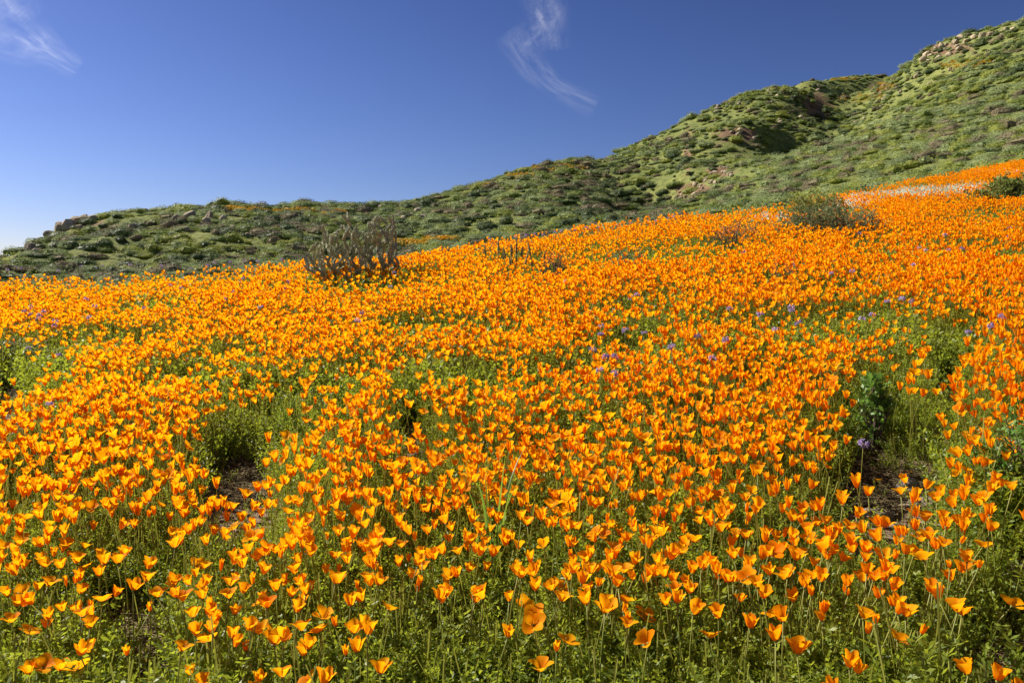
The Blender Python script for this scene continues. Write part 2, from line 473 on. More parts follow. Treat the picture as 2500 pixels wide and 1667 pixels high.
# ------------------------------------------------------------------ ground sheet
def build_ground():
    az = np.concatenate([np.linspace(-180, -46, 40)[:-1], np.linspace(-46, 46, 430), np.linspace(46, 180, 40)[1:]])
    az = np.radians(az)
    r = np.concatenate([[0.0], np.geomspace(0.4, 30, 130), np.linspace(30.6, 300, 310), np.geomspace(308, 30000, 28)])
    R, Az = np.meshgrid(r, az, indexing='ij')
    x = R * np.sin(Az); y = R * np.cos(Az)
    z = height(x, y)
    nr, na = R.shape
    co = np.stack([x, y, z], -1).reshape(-1, 3)
    i, j = np.meshgrid(np.arange(nr - 1), np.arange(na - 1), indexing='ij')
    a = (i * na + j).ravel()
    quads = np.stack([a, a + 1, a + na + 1, a + na], -1)
    me = bpy.data.meshes.new('ground')
    me.vertices.add(len(co)); me.vertices.foreach_set('co', co.astype(np.float32).ravel())
    nq = len(quads)
    me.loops.add(nq * 4); me.loops.foreach_set('vertex_index', quads[:, ::-1].astype(np.int32).ravel())
    me.polygons.add(nq)
    me.polygons.foreach_set('loop_start', np.arange(0, nq * 4, 4, dtype=np.int32))
    me.polygons.foreach_set('use_smooth', np.ones(nq, bool))
    me.update(); me.validate()
    px, py = project(x, np.maximum(y, 0.1), z)
    hillw = sstep(0.98, 1.08, R / np.maximum(crest(x, np.maximum(y, 0.05)) * 1.02, 1)) * (y > 0)
    hillw = np.maximum(hillw, sstep(30, 60, R))
    bare = blobs(px, py, [(1690, 465, 50, 20), (1760, 420, 40, 12), (1800, 330, 60, 20), (1990, 265, 45, 40), (1680, 370, 12, 60), (2150, 215, 30, 14),
                             (2310, 120, 70, 16), (180, 545, 70, 18), (1930, 470, 40, 8)], 0.6) * (R > 28)
    colr = np.stack([hillw, bare * 0.75 + 0.05, np.zeros_like(bare), np.ones_like(bare)], -1).reshape(-1, 4)
    at = me.attributes.new('cover', 'FLOAT_COLOR', 'POINT')
    at.data.foreach_set('color', colr.astype(np.float32).ravel())
    me.materials.append(M['ground'])
    o = link('ground', me)
    tag(o, kind='structure')
build_ground()

# ------------------------------------------------------------------ scatter of uncountable plants (geometry nodes)
def scatter(name, co, rot, scl, pick, meshes, label=None, cat=None):
    me = bpy.data.meshes.new(name)
    n = len(co)
    me.vertices.add(n); me.vertices.foreach_set('co', np.asarray(co, np.float32).ravel())
    for nm, dat in (('rot', rot), ('scl', scl)):
        a = me.attributes.new(nm, 'FLOAT_VECTOR', 'POINT'); a.data.foreach_set('vector', np.asarray(dat, np.float32).ravel())
    a = me.attributes.new('pick', 'INT', 'POINT'); a.data.foreach_set('value', np.asarray(pick, np.int32))
    o = link(name, me)
    g = bpy.data.node_groups.new(name, 'GeometryNodeTree')
    g.interface.new_socket('Geometry', in_out='INPUT', socket_type='NodeSocketGeometry')
    g.interface.new_socket('Geometry', in_out='OUTPUT', socket_type='NodeSocketGeometry')
    gi = g.nodes.new('NodeGroupInput'); go = g.nodes.new('NodeGroupOutput')
    def na(nm, t):
        q = g.nodes.new('GeometryNodeInputNamedAttribute'); q.data_type = t; q.inputs['Name'].default_value = nm
        return q.outputs['Attribute']
    er = g.nodes.new('FunctionNodeEulerToRotation'); g.links.new(na('rot', 'FLOAT_VECTOR'), er.inputs[0])
    sc = na('scl', 'FLOAT_VECTOR'); pk = na('pick', 'INT')
    jn = g.nodes.new('GeometryNodeJoinGeometry')
    for k, ms in enumerate(meshes):
        src = bpy.data.objects.new(name + '_source', ms)     # never linked to the scene
        oi = g.nodes.new('GeometryNodeObjectInfo'); oi.inputs['Object'].default_value = src
        oi.inputs['As Instance'].default_value = False
        cmp_ = g.nodes.new('FunctionNodeCompare'); cmp_.data_type = 'INT'; cmp_.operation = 'EQUAL'
        g.links.new(pk, cmp_.inputs[2]); cmp_.inputs[3].default_value = k
        ip = g.nodes.new('GeometryNodeInstanceOnPoints')
        g.links.new(gi.outputs[0], ip.inputs['Points']); g.links.new(cmp_.outputs[0], ip.inputs['Selection'])
        g.links.new(oi.outputs['Geometry'], ip.inputs['Instance'])
        g.links.new(er.outputs[0], ip.inputs['Rotation']); g.links.new(sc, ip.inputs['Scale'])
        g.links.new(ip.outputs[0], jn.inputs[0])
    g.links.new(jn.outputs[0], go.inputs[0])
    md = o.modifiers.new('scatter', 'NODES'); md.node_group = g
    tag(o, label, cat, kind='stuff')
    return o

# ------------------------------------------------------------------ hill shrubs
def shrub_mesh(name, mat, seed, leaves=480, flat=0.75, size=0.075):
    r = np.random.default_rng(seed)
    mb = MB()
    lob = r.normal(0, 1, (9, 3)); lob[:, 2] = np.abs(lob[:, 2]) * 0.8
    lob /= np.linalg.norm(lob, axis=1)[:, None]
    lh = r.uniform(0.05, 0.26, 9)
    def rad(d):
        return 0.36 + sum(lh[k] * max(0, float(d @ lob[k])) ** 6 for k in range(9))
    # lumpy twig body
    nu, nv = 10, 5
    v = []; f = []
    for j in range(nv + 1):
        th = (j / nv) * math.pi * 0.5
        for i in range(nu):
            ph = 2 * math.pi * i / nu
            d = np.array([math.cos(ph) * math.cos(th), math.sin(ph) * math.cos(th), math.sin(th)])
            q = d * rad(d) * 0.86
            v.append((q[0], q[1], q[2] * flat - 0.05))
    for j in range(nv):
        for i in range(nu):
            f.append((j * nu + i, j * nu + (i + 1) % nu, (j + 1) * nu + (i + 1) % nu, (j + 1) * nu + i))
    mb.add(v, f)
    for _ in range(leaves):
        d = r.normal(0, 1, 3); d[2] = abs(d[2]) * 0.9; d /= np.linalg.norm(d)
        q = d * rad(d) * r.uniform(0.86, 1.08); q[2] *= flat
        c = Vector(q)
        nrm = Vector(d) + Vector(r.normal(0, 0.38, 3)); nrm.normalize()
        a = nrm.orthogonal().normalized(); b = nrm.cross(a)
        an = r.uniform(0, 6.28); a, b = a * math.cos(an) + b * math.sin(an), b * math.cos(an) - a * math.sin(an)
        s = size * r.uniform(0.5, 1.1)
        mb.add([c - a * s * 0.5, c + b * s * 0.35, c + a * s * 0.6, c - b * s * 0.35], [(0, 1, 2, 3)])
    return mb.mesh(name, [mat])
SH_KINDS = ['sage', 'green', 'dark', 'brown', 'lime']
SH = []
for k, nm in enumerate(SH_KINDS):
    for s in range(2):
        SH.append(shrub_mesh('shrub_' + nm, M[nm], 100 + k * 7 + s, flat=0.62 + 0.2 * s))
def visible(x, y, z, margin_px=30):
    """not hidden behind nearer land, with some margin for a side step"""
    vis = np.ones(len(x), bool)
    e = (z - EYE) / y
    for t in np.linspace(0.25, 0.97, 26):
        hh = height(x * t, y * t)
        lift = np.where(y * t < crest(x, y) * 1.05, 0.15, 0.2)
        vis &= ((hh + lift - EYE) / (y * t) < e + margin_px / F)
    return vis
def build_shrubs():
    pts = []
    for d0, d1, c in ((18, 60, 0.85), (60, 110, 1.0), (110, 180, 1.2), (180, 275, 1.6)):
        gx, gy = np.meshgrid(np.arange(-0.75 * d1, 0.75 * d1, c), np.arange(d0, d1, c))
        x = (gx + rng.uniform(-0.6, 0.6, gx.shape) * c).ravel(); y = (gy + rng.uniform(-0.6, 0.6, gy.shape) * c).ravel()
        k = (np.abs(x) < 0.7 * y) & (y > crest(x, y) * 1.12)
        pts.append(np.c_[x[k], y[k]])
    p = np.concatenate(pts); x, y = p.T
    z = height(x, y)
    px, py = project(x, y, z)
    dens = 0.35 + 0.75 * sstep(0.35, 0.62, fbm(x * 0.12, y * 0.12, 41)) + 0.1
    bare = blobs(px, py, [(1690, 460, 50, 18), (1990, 265, 30, 30), (1760, 420, 40, 10)], 0.5)
    dens = dens + 0.7 * blobs(px, py, [(1490, 495, 140, 45), (1610, 530, 50, 40), (700, 562, 110, 26)], 0.5)  # thicker scrub here also deepens the painted shade of the gullies
    k = (rng.random(len(x)) < dens * (1 - 0.85 * bare)) & (py < 760)
    x, y, z, px, py = x[k], y[k], z[k], px[k], py[k]
    v = visible(x, y, z)
    x, y, z, px, py = x[v], y[v], z[v], px[v], py[v]
    n = len(x)
    s = np.clip(rng.lognormal(-0.08, 0.46, n), 0.4, 2.3) * 1.1
    s = np.minimum(s, 0.35 + y / 55)
    sc = np.c_[s * rng.uniform(0.85, 1.3, n), s * rng.uniform(0.85, 1.3, n), s * rng.uniform(0.7, 1.05, n)]
    # which kind grows where: sage and lime on the sunny right slope, darker scrub on the left hill and, partly as painted shade, in the gullies
    right = sstep(0, 1, (px - 1500) / 600) * (py > 180)
    kn = fbm(x * 0.07, y * 0.07, 51); kr = rng.random(n)
    kind = np.zeros(n, int)
    pr = np.stack([0.32 + 0.20 * right, 0.26 + 0 * right, 0.20 - 0.16 * right, 0.12 - 0.06 * right, 0.08 + 0.12 * right], 1)
    pr[:, 3] += 0.25 * (kn > 0.58); pr[:, 2] += 0.25 * (kn < 0.42) * (right < 0.5)
    pr[:, 4] += 0.25 * (fbm(x * 0.05, y * 0.05, 57) > 0.58)
    pr[:, 3] *= np.where(y < 45, 0.25, 1.0)
    gul = blobs(px, py, [(1490, 495, 140, 45), (1610, 530, 50, 40), (700, 562, 110, 26), (1985, 268, 70, 45)], 0.5)   # dark scrub of the gullies, weighted darker to stand in for their shade
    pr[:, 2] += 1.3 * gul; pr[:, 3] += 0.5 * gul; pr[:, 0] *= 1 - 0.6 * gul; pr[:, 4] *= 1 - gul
    pr /= pr.sum(1)[:, None]
    cum = pr.cumsum(1)
    kind = (kr[:, None] > cum).sum(1).clip(0, 4)
    pick = kind * 2 + rng.integers(0, 2, n)
    rz = rng.uniform(0, 6.28, n)
    inframe = (px > 0) & (px < W) & (py > 20) & (py < 640) & visible(x, y, z + 0.3, 0)
    app = np.where(inframe, s / y, 0)
    order = np.argsort(-app)[:300]
    names = {0: ('sage_shrub', 'rounded grey green sage shrub'), 1: ('green_shrub', 'rounded mid green leafy shrub'), 2: ('dark_shrub', 'low dark green scrub bush'),
             3: ('brown_shrub', 'dry brown twiggy shrub'), 4: ('lime_shrub', 'yellow green leafy shrub')}
    def where(a, b):
        if a > 1640: return 'on the open slope right behind the poppies' if b > 330 else 'on the slope below the rocky skyline ledges'
        if a > 1230: return 'on the spur beside the shaded gully'
        if a > 960: return 'on the slope behind the upright cactus stems'
        if a > 640: return 'on the hill behind the cholla cactus'
        return 'on the hill below the rocky outcrop'
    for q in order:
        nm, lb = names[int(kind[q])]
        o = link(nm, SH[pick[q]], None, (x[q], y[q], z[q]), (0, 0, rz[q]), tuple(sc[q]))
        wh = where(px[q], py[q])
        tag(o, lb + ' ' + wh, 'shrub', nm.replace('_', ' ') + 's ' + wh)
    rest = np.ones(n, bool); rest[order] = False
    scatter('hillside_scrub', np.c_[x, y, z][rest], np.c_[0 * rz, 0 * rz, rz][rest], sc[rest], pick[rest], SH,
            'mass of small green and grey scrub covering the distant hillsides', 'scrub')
    print('shrubs', n)
build_shrubs()

def clump_mesh(name, mat, seed, n=26, rad=0.5, hh=0.25, size=0.09):
    r = np.random.default_rng(seed); mb = MB()
    for _ in range(n):
        a = r.uniform(0, 6.28); q = rad * math.sqrt(r.random())
        c = Vector((q * math.cos(a), q * math.sin(a), r.uniform(0.3, 1) * hh))
        nrm = Vector((r.normal(0, .5), r.normal(0, .5), 1)).normalized()
        u = nrm.orthogonal().normalized(); w = nrm.cross(u); s = size * r.uniform(0.6, 1.2)
        mb.add([c - u * s, c + w * s, c + u * s, c - w * s], [(0, 1, 2, 3)])
    return mb.mesh(name, [mat])
def build_hill_flowers():
    """drifts of yellow and orange bloom on the upper slopes, and grass cover between the shrubs"""
    spots = [(1395, 407, 70, 9), (1330, 415, 40, 6), (1270, 432, 40, 6), (740, 520, 110, 7), (600, 512, 60, 5), (1500, 330, 30, 8),
             (2100, 240, 60, 14), (2160, 215, 30, 10), (1000, 600, 40, 6), (1080, 590, 40, 5), (1170, 455, 30, 6), (2350, 160, 60, 8), (2050, 195, 40, 5)]
    co = []
    for (a, b, rx, ry) in spots:
        for _ in range(46):
            t = U(0, 6.28); q = math.sqrt(U(0, 1))
            h = hit(a + rx * q * math.cos(t), b + ry * q * math.sin(t), 20.0)
            if h: co.append((h[0], h[1], h[2]))
    co = np.array(co); n = len(co)
    s = rng.uniform(0.7, 1.5, n)
    ms = [clump_mesh('bloom', M['hillflower'], 5), clump_mesh('bloom', M['hillflower'], 6, 40, 0.6, 0.3, 0.07)]
    scatter('hillside_blooms', co, np.c_[np.zeros((n, 2)), rng.uniform(0, 6, n)], np.c_[s, s, s], rng.integers(0, 2, n), ms,
            'drifts of yellow orange bloom high on the distant hillsides', 'wildflowers')
build_hill_flowers()
def build_hill_grass():
    """low herbs and grass tussocks between the shrubs"""
    pts = []
    for d0, d1, c in ((20, 60, 0.62), (60, 110, 0.8), (110, 200, 1.05)):
        gx, gy = np.meshgrid(np.arange(-0.72 * d1, 0.72 * d1, c), np.arange(d0, d1, c))
        x = (gx + rng.uniform(-0.6, 0.6, gx.shape) * c).ravel(); y = (gy + rng.uniform(-0.6, 0.6, gy.shape) * c).ravel()
        k = (np.abs(x) < 0.68 * y) & (y > crest(x, y) * 1.1)
        pts.append(np.c_[x[k], y[k]])
    x, y = np.concatenate(pts).T
    z = height(x, y); px, py = project(x, y, z)
    bare = blobs(px, py, [(1690, 460, 50, 18), (1990, 265, 30, 30), (1760, 420, 40, 10)], 0.5)
    k = (py < 720) & (rng.random(len(x)) < 0.32 - 0.25 * bare)
    x, y, z = x[k], y[k], z[k]
    v = visible(x, y, z, 12); x, y, z = x[v], y[v], z[v]; n = len(x)
    ms = [clump_mesh('herb', M[m], 40 + i, 30, 0.42, 0.13, 0.05) for i, m in enumerate(('lime', 'green', 'sage', 'lime', 'brown'))]
    s_ = rng.uniform(0.6, 1.5, n)
    w = fbm(x * 0.09, y * 0.09, 91)
    pick = np.where(w > 0.55, rng.choice([0, 3, 1, 2], n), rng.choice([1, 2, 4, 0], n))
    scatter('hillside_herbs', np.c_[x, y, z], np.c_[np.zeros((n, 2)), rng.uniform(0, 6.28, n)], np.c_[s_, s_, s_ * rng.uniform(0.8, 1.6, n)], pick, ms,
            'low grass and herbs between the shrubs of the distant hillsides', 'grass')
    print('herbs', n)
build_hill_grass()

# ------------------------------------------------------------------ rocks
def rock_mesh(name, mat, seed, sub=2, cuts=9):
    import bmesh
    r = np.random.default_rng(seed)
    bm = bmesh.new(); bmesh.ops.create_icosphere(bm, subdivisions=sub, radius=1.0)
    pl = r.normal(0, 1, (cuts, 3)); pl /= np.linalg.norm(pl, axis=1)[:, None]
    off = r.uniform(0.55, 0.9, cuts)
    for v in bm.verts:
        c = np.array(v.co)
        for k in range(cuts):
            t = c @ pl[k] - off[k]
            if t > 0: c = c - pl[k] * t * 0.92
        c = c * (1 + 0.05 * r.normal())
        v.co = Vector(c)
    me = bpy.data.meshes.new(name); bm.to_mesh(me); bm.free()
    me.materials.append(mat)
    return me
RK = [rock_mesh('rock', M['rock'], 300 + k) for k in range(5)]
PRK = [rock_mesh('pale_rock', M['palerock'], 320 + k) for k in range(5)]
def put_rock(px, py, wpx, hpx, pale, label, group, sink=0.25, name='boulder'):
    for dy in (0, 8, 16, 24, 32, 42, 54):          # a rock on the skyline stands on the ridge just below it
        h = hit(px, py + hpx * 0.35 + dy, 18.0)
        if h is not None: break
    if h is None: return
    d = h[1]
    if d < 40: return
    sx = wpx * d / F * 0.5; sz = hpx * d / F * 0.56
    o = link(name, (PRK if pale else RK)[int(rng.integers(0, 5))], None, (h[0], h[1] + sx * 0.3, h[2] + sz * (1 - sink * 2)),
             (N(0.25), N(0.25), U(0, 6.28)), (sx * U(0.85, 1.2), sx * U(0.7, 1.1), sz * U(0.9, 1.2)))
    tag(o, label, 'rock', group)
def build_rocks():
    L1 = ('brown boulder of the rocky outcrop on the left hill skyline', 'boulders of the left skyline outcrop')
    for a in [(145, 560, 46, 34), (120, 568, 34, 26), (165, 550, 36, 30), (185, 541, 32, 28), (205, 536, 34, 22), (222, 536, 26, 18), (72, 608, 34, 30), (85, 614, 26, 18), (58, 616, 24, 18), (100, 590, 22, 16),
              (133, 578, 26, 18), (40, 628, 22, 12), (155, 572, 22, 14), (192, 556, 24, 14)]:
        put_rock(*a, False, *L1)
    L2 = ('grey brown boulder half buried among shrubs on the left hill', 'boulders among the shrubs of the left hill')
    for a in [(325, 556, 30, 26), (460, 525, 30, 30), (500, 545, 34, 28), (430, 535, 24, 20), (525, 560, 26, 18), (510, 530, 26, 24), (545, 535, 24, 18), (570, 555, 20, 16), (450, 560, 26, 14), (440, 598, 30, 14), (605, 575, 22, 16),
              (590, 540, 20, 18), (1020, 515, 26, 20), (1000, 525, 28, 18), (985, 535, 26, 14), (1035, 530, 20, 16), (355, 515, 16, 10), (700, 510, 18, 10), (860, 500, 22, 12), (730, 500, 18, 12), (930, 505, 18, 10)]:
        put_rock(*a, False, *L2)
    L3 = ('pale tan stone in the rubble beside the gully between the hills', 'pale stones of the gully rubble')
    for _ in range(46):
        t = U(0, 1); a = 1640 + 150 * t + N(8); b = 492 - 85 * t + N(9)
        w = U(7, 17)
        put_rock(a, b, w, w * U(0.5, 0.8), True, *L3, name='stone')
    L4 = ('tan rock of the ledges along the right hill skyline', 'rocks along the right skyline')
    for a in [(2252, 142), (2262, 136), (2275, 130), (2285, 122), (2300, 112), (2312, 108), (2330, 100), (2345, 95), (2290, 128), (2310, 120), (2335, 112), (2360, 98), (2400, 86), (2420, 78), (2440, 72), (2460, 66), (2480, 66), (2380, 90),
              (2350, 118), (2300, 136), (2268, 148), (2375, 108), (2320, 130), (2450, 84)]:
        w = U(12, 26); put_rock(a[0] + N(3), a[1] + N(2), w, w * U(0.45, 0.75), True, *L4, name='ledge_rock')
    L5 = ('brown rock on the upper face of the central knoll', 'rocks on the central knoll')
    for _ in range(34):
        a, b = [(1880, 225, 60, 25), (1920, 255, 25, 30), (1780, 262, 40, 14), (1800, 330, 60, 14), (1460, 425, 30, 16), (2010, 210, 60, 10), (1930, 300, 30, 20)][int(rng.integers(0, 7))][:2]
        w = U(8, 17); put_rock(a + N(28), b + N(14), w, w * U(0.5, 0.8), rng.random() < 0.5, *L5, name='knoll_rock')
    L6 = ('lone pale rock lying among shrubs on the right hill slope', 'lone pale rocks of the right slope')
    for a in [(2165, 235, 16, 10), (2160, 243, 14, 10), (2120, 385, 14, 10), (2190, 215, 16, 12), (2240, 185, 18, 12), (2200, 225, 12, 8), (2320, 170, 14, 8), (2270, 205, 12, 8), (2150, 262, 12, 8), (2110, 290, 12, 8), (1975, 345, 12, 7),
              (2380, 130, 14, 9), (2430, 150, 12, 8), (2090, 300, 12, 7)]:
        put_rock(*a, True, *L6, name='slope_rock')
build_rocks()

# ------------------------------------------------------------------ poppies
def petal_data(theta0, flare, L, inner, seed, nu=6, nv=5, phimax=58):
    """one fan-shaped petal of a cup whose walls lean theta0 from the flower's axis"""
    r = np.random.default_rng(seed)
    v = []; a = []
    ph0 = r.uniform(0, 6.28); wob = r.uniform(0.02, 0.06)
    tip = r.uniform(-0.08, 0.08)
    for j in range(nv + 1):
        t = j / nv
        for i in range(nu + 1):
            u = -1 + 2 * i / nu
            ln = t * (1 - 0.27 * abs(u) ** 2.2 * t + wob * t * math.sin(3.1 * u + ph0) + tip * u * t)
            # arc length -> radius and height along a curved profile
            th = theta0 + flare * (ln - 0.45) + 0.62 * max(0.0, 1 - ln) ** 2.4
            rr = L * ln * math.sin(th) + (0.0012 if inner else 0.0022) * (ln > 0)
            zz = L * ln * math.cos(th)
            rr += L * 0.05 * t * math.sin(5 * u + ph0) * t
            ph = math.radians(phimax) * u * (0.75 + 0.25 * t)
            v.append((rr * math.cos(ph), rr * math.sin(ph), zz + 0.0006 * (1 if inner else 0)))
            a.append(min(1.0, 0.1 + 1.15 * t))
    f = []
    for j in range(nv):
        for i in range(nu):
            k = j * (nu + 1) + i
            f.append((k, k + 1, k + nu + 2, k + nu + 1))
    return v, f, a
#            theta0 flare  L     phimax
FLOWERS = {'bud': (0.15, 0.02, 0.031, 62), 'cup': (0.35, 0.08, 0.038, 58), 'cup2': (0.43, 0.14, 0.038, 56), 'flare': (0.54, 0.24, 0.038, 54), 'open': (0.95, 0.30, 0.034, 52), 'skew': (0.50, 0.42, 0.036, 50)}
FK = list(FLOWERS)
PETALS = {}
for k, (nm, (t0, fl, L, pm)) in enumerate(FLOWERS.items()):
    PETALS[nm] = []
    for s in range(4):
        dt = (0.08 if s % 2 else -0.05) * (1 if nm != 'bud' else 0.4) + (0.3 if nm == 'skew' and s == 0 else 0) + 0.07 * math.sin(7.1 * s + k)
        PETALS[nm].append(petal_data(t0 + dt, fl, L, s % 2 == 0, 500 + k * 9 + s, phimax=pm))
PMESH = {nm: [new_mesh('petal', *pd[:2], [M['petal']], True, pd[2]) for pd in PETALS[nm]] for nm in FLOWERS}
STEM_H = 0.30
STEMS = []
def stem_pts(k):
    r = np.random.default_rng(700 + k)
    bx, by, cx = r.normal(0, 0.035), r.normal(0, 0.035), r.normal(0, 0.016)
    return [(bx * t * t + cx * math.sin(3.14 * t), by * t * t + cx * math.sin(2.4 * t), STEM_H * t) for t in np.linspace(0, 1, 5)]
for k in range(6):
    mb = MB(); sp = stem_pts(k)
    sp[0] = (sp[0][0], sp[0][1], -0.03)
    mb.tube(sp, [0.0021, 0.0019, 0.0017, 0.0015, 0.0016], 5)
    end = Vector(sp[-1])
    # small collar below the petals
    mb.tube([end - Vector((0, 0, 0.004)), end, end + Vector((0, 0, 0.003))], [0.0016, 0.0036, 0.0024], 6)
    STEMS.append((mb.mesh('stem', [M['stem']], True), end))
def feather(mb, base, direc, length, r, n=7, w=0.0022, curve=0.5, lw=0.003, ll=0.018, mi=0):
    """a finely divided leaf: thin stalk with narrow leaflets"""
    direc = Vector(direc).normalized()
    out = Vector((direc.x, direc.y, 0)); out = out.normalized() if out.length > 1e-3 else Vector((1, 0, 0))
    side = out.cross(Vector((0, 0, 1))).normalized()
    pts = []
    p = Vector(base); d = direc.copy()
    for k in range(6):
        pts.append(p.copy()); p = p + d * length / 5; d = (d + out * curve * 0.2 - Vector((0, 0, curve * 0.12))).normalized()
    mb.ribbon(pts, w, side, mi)
    for k in range(n):
        t = 0.3 + 0.7 * (k + r.uniform(0, 0.8)) / n
        q = pts[min(5, int(t * 5))].lerp(pts[min(5, int(t * 5) + 1)], t * 5 - int(t * 5))
        for sg in (-1, 1):
            dd = (side * sg * r.uniform(0.5, 1) + Vector((r.normal(0, .35), r.normal(0, .35), r.uniform(0.1, 0.9)))).normalized()
            l2 = ll * r.uniform(0.6, 1.3) * (1.15 - 0.5 * t)
            nn = dd.cross(Vector((r.normal(), r.normal(), r.normal()))).normalized()
            e = q + dd * l2
            m_ = q + dd * l2 * 0.55
            mb.add([q, m_ + nn * lw, e, m_ - nn * lw], [(0, 1, 2, 3)], mi)
def tuft_mesh(name, seed, leaves, hmin, hmax, rad, mats, lw=0.0036, ll=0.02, stems=4, n=7, w=0.0024):
    r = np.random.default_rng(seed); mb = MB()
    for _ in range(leaves):
        a = r.uniform(0, 6.28); q = rad * math.sqrt(r.random())
        feather(mb, (q * math.cos(a), q * math.sin(a), -0.01), (math.cos(a) * r.uniform(.03, .38), math.sin(a) * r.uniform(.03, .38), 1), r.uniform(hmin, hmax), r, n=n, curve=r.uniform(0.05, 0.55), lw=lw, ll=ll, w=w)
    for _ in range(stems):
        a = r.uniform(0, 6.28); q = rad * r.random(); hh = r.uniform(0.8, 1.1) * hmax
        b = Vector((q * math.cos(a), q * math.sin(a), 0)); e = b + Vector((r.normal(0, .03), r.normal(0, .03), hh))
        sd = Vector((r.normal(), r.normal(), 0)).normalized()
        mb.ribbon([b, b.lerp(e, .5) + Vector((r.normal(0, .008), r.normal(0, .008), 0)), e], 0.0026, sd, 1, taper=False)
    return mb.mesh(name, mats)
LEAFCLUMP = [tuft_mesh('foliage', 800 + k, 4, 0.10, 0.19, 0.02, [M['leaf'], M['stem']], stems=1, n=7) for k in range(3)]
TUFT_N = [tuft_mesh('tuft', 820 + k, 8, 0.11 + 0.01 * k, 0.21 + 0.02 * k, 0.045, [M['leaf'], M['stem']], lw=0.0032, ll=0.024, stems=2 if k % 2 else 0, n=14, w=0.0018) for k in range(5)]
TUFT_F = [tuft_mesh('tuft', 840 + k, 8, 0.14, 0.26, 0.06, [M['leaf'], M['stem']], lw=0.0065, ll=0.034, stems=1, n=6, w=0.004) for k in range(4)]

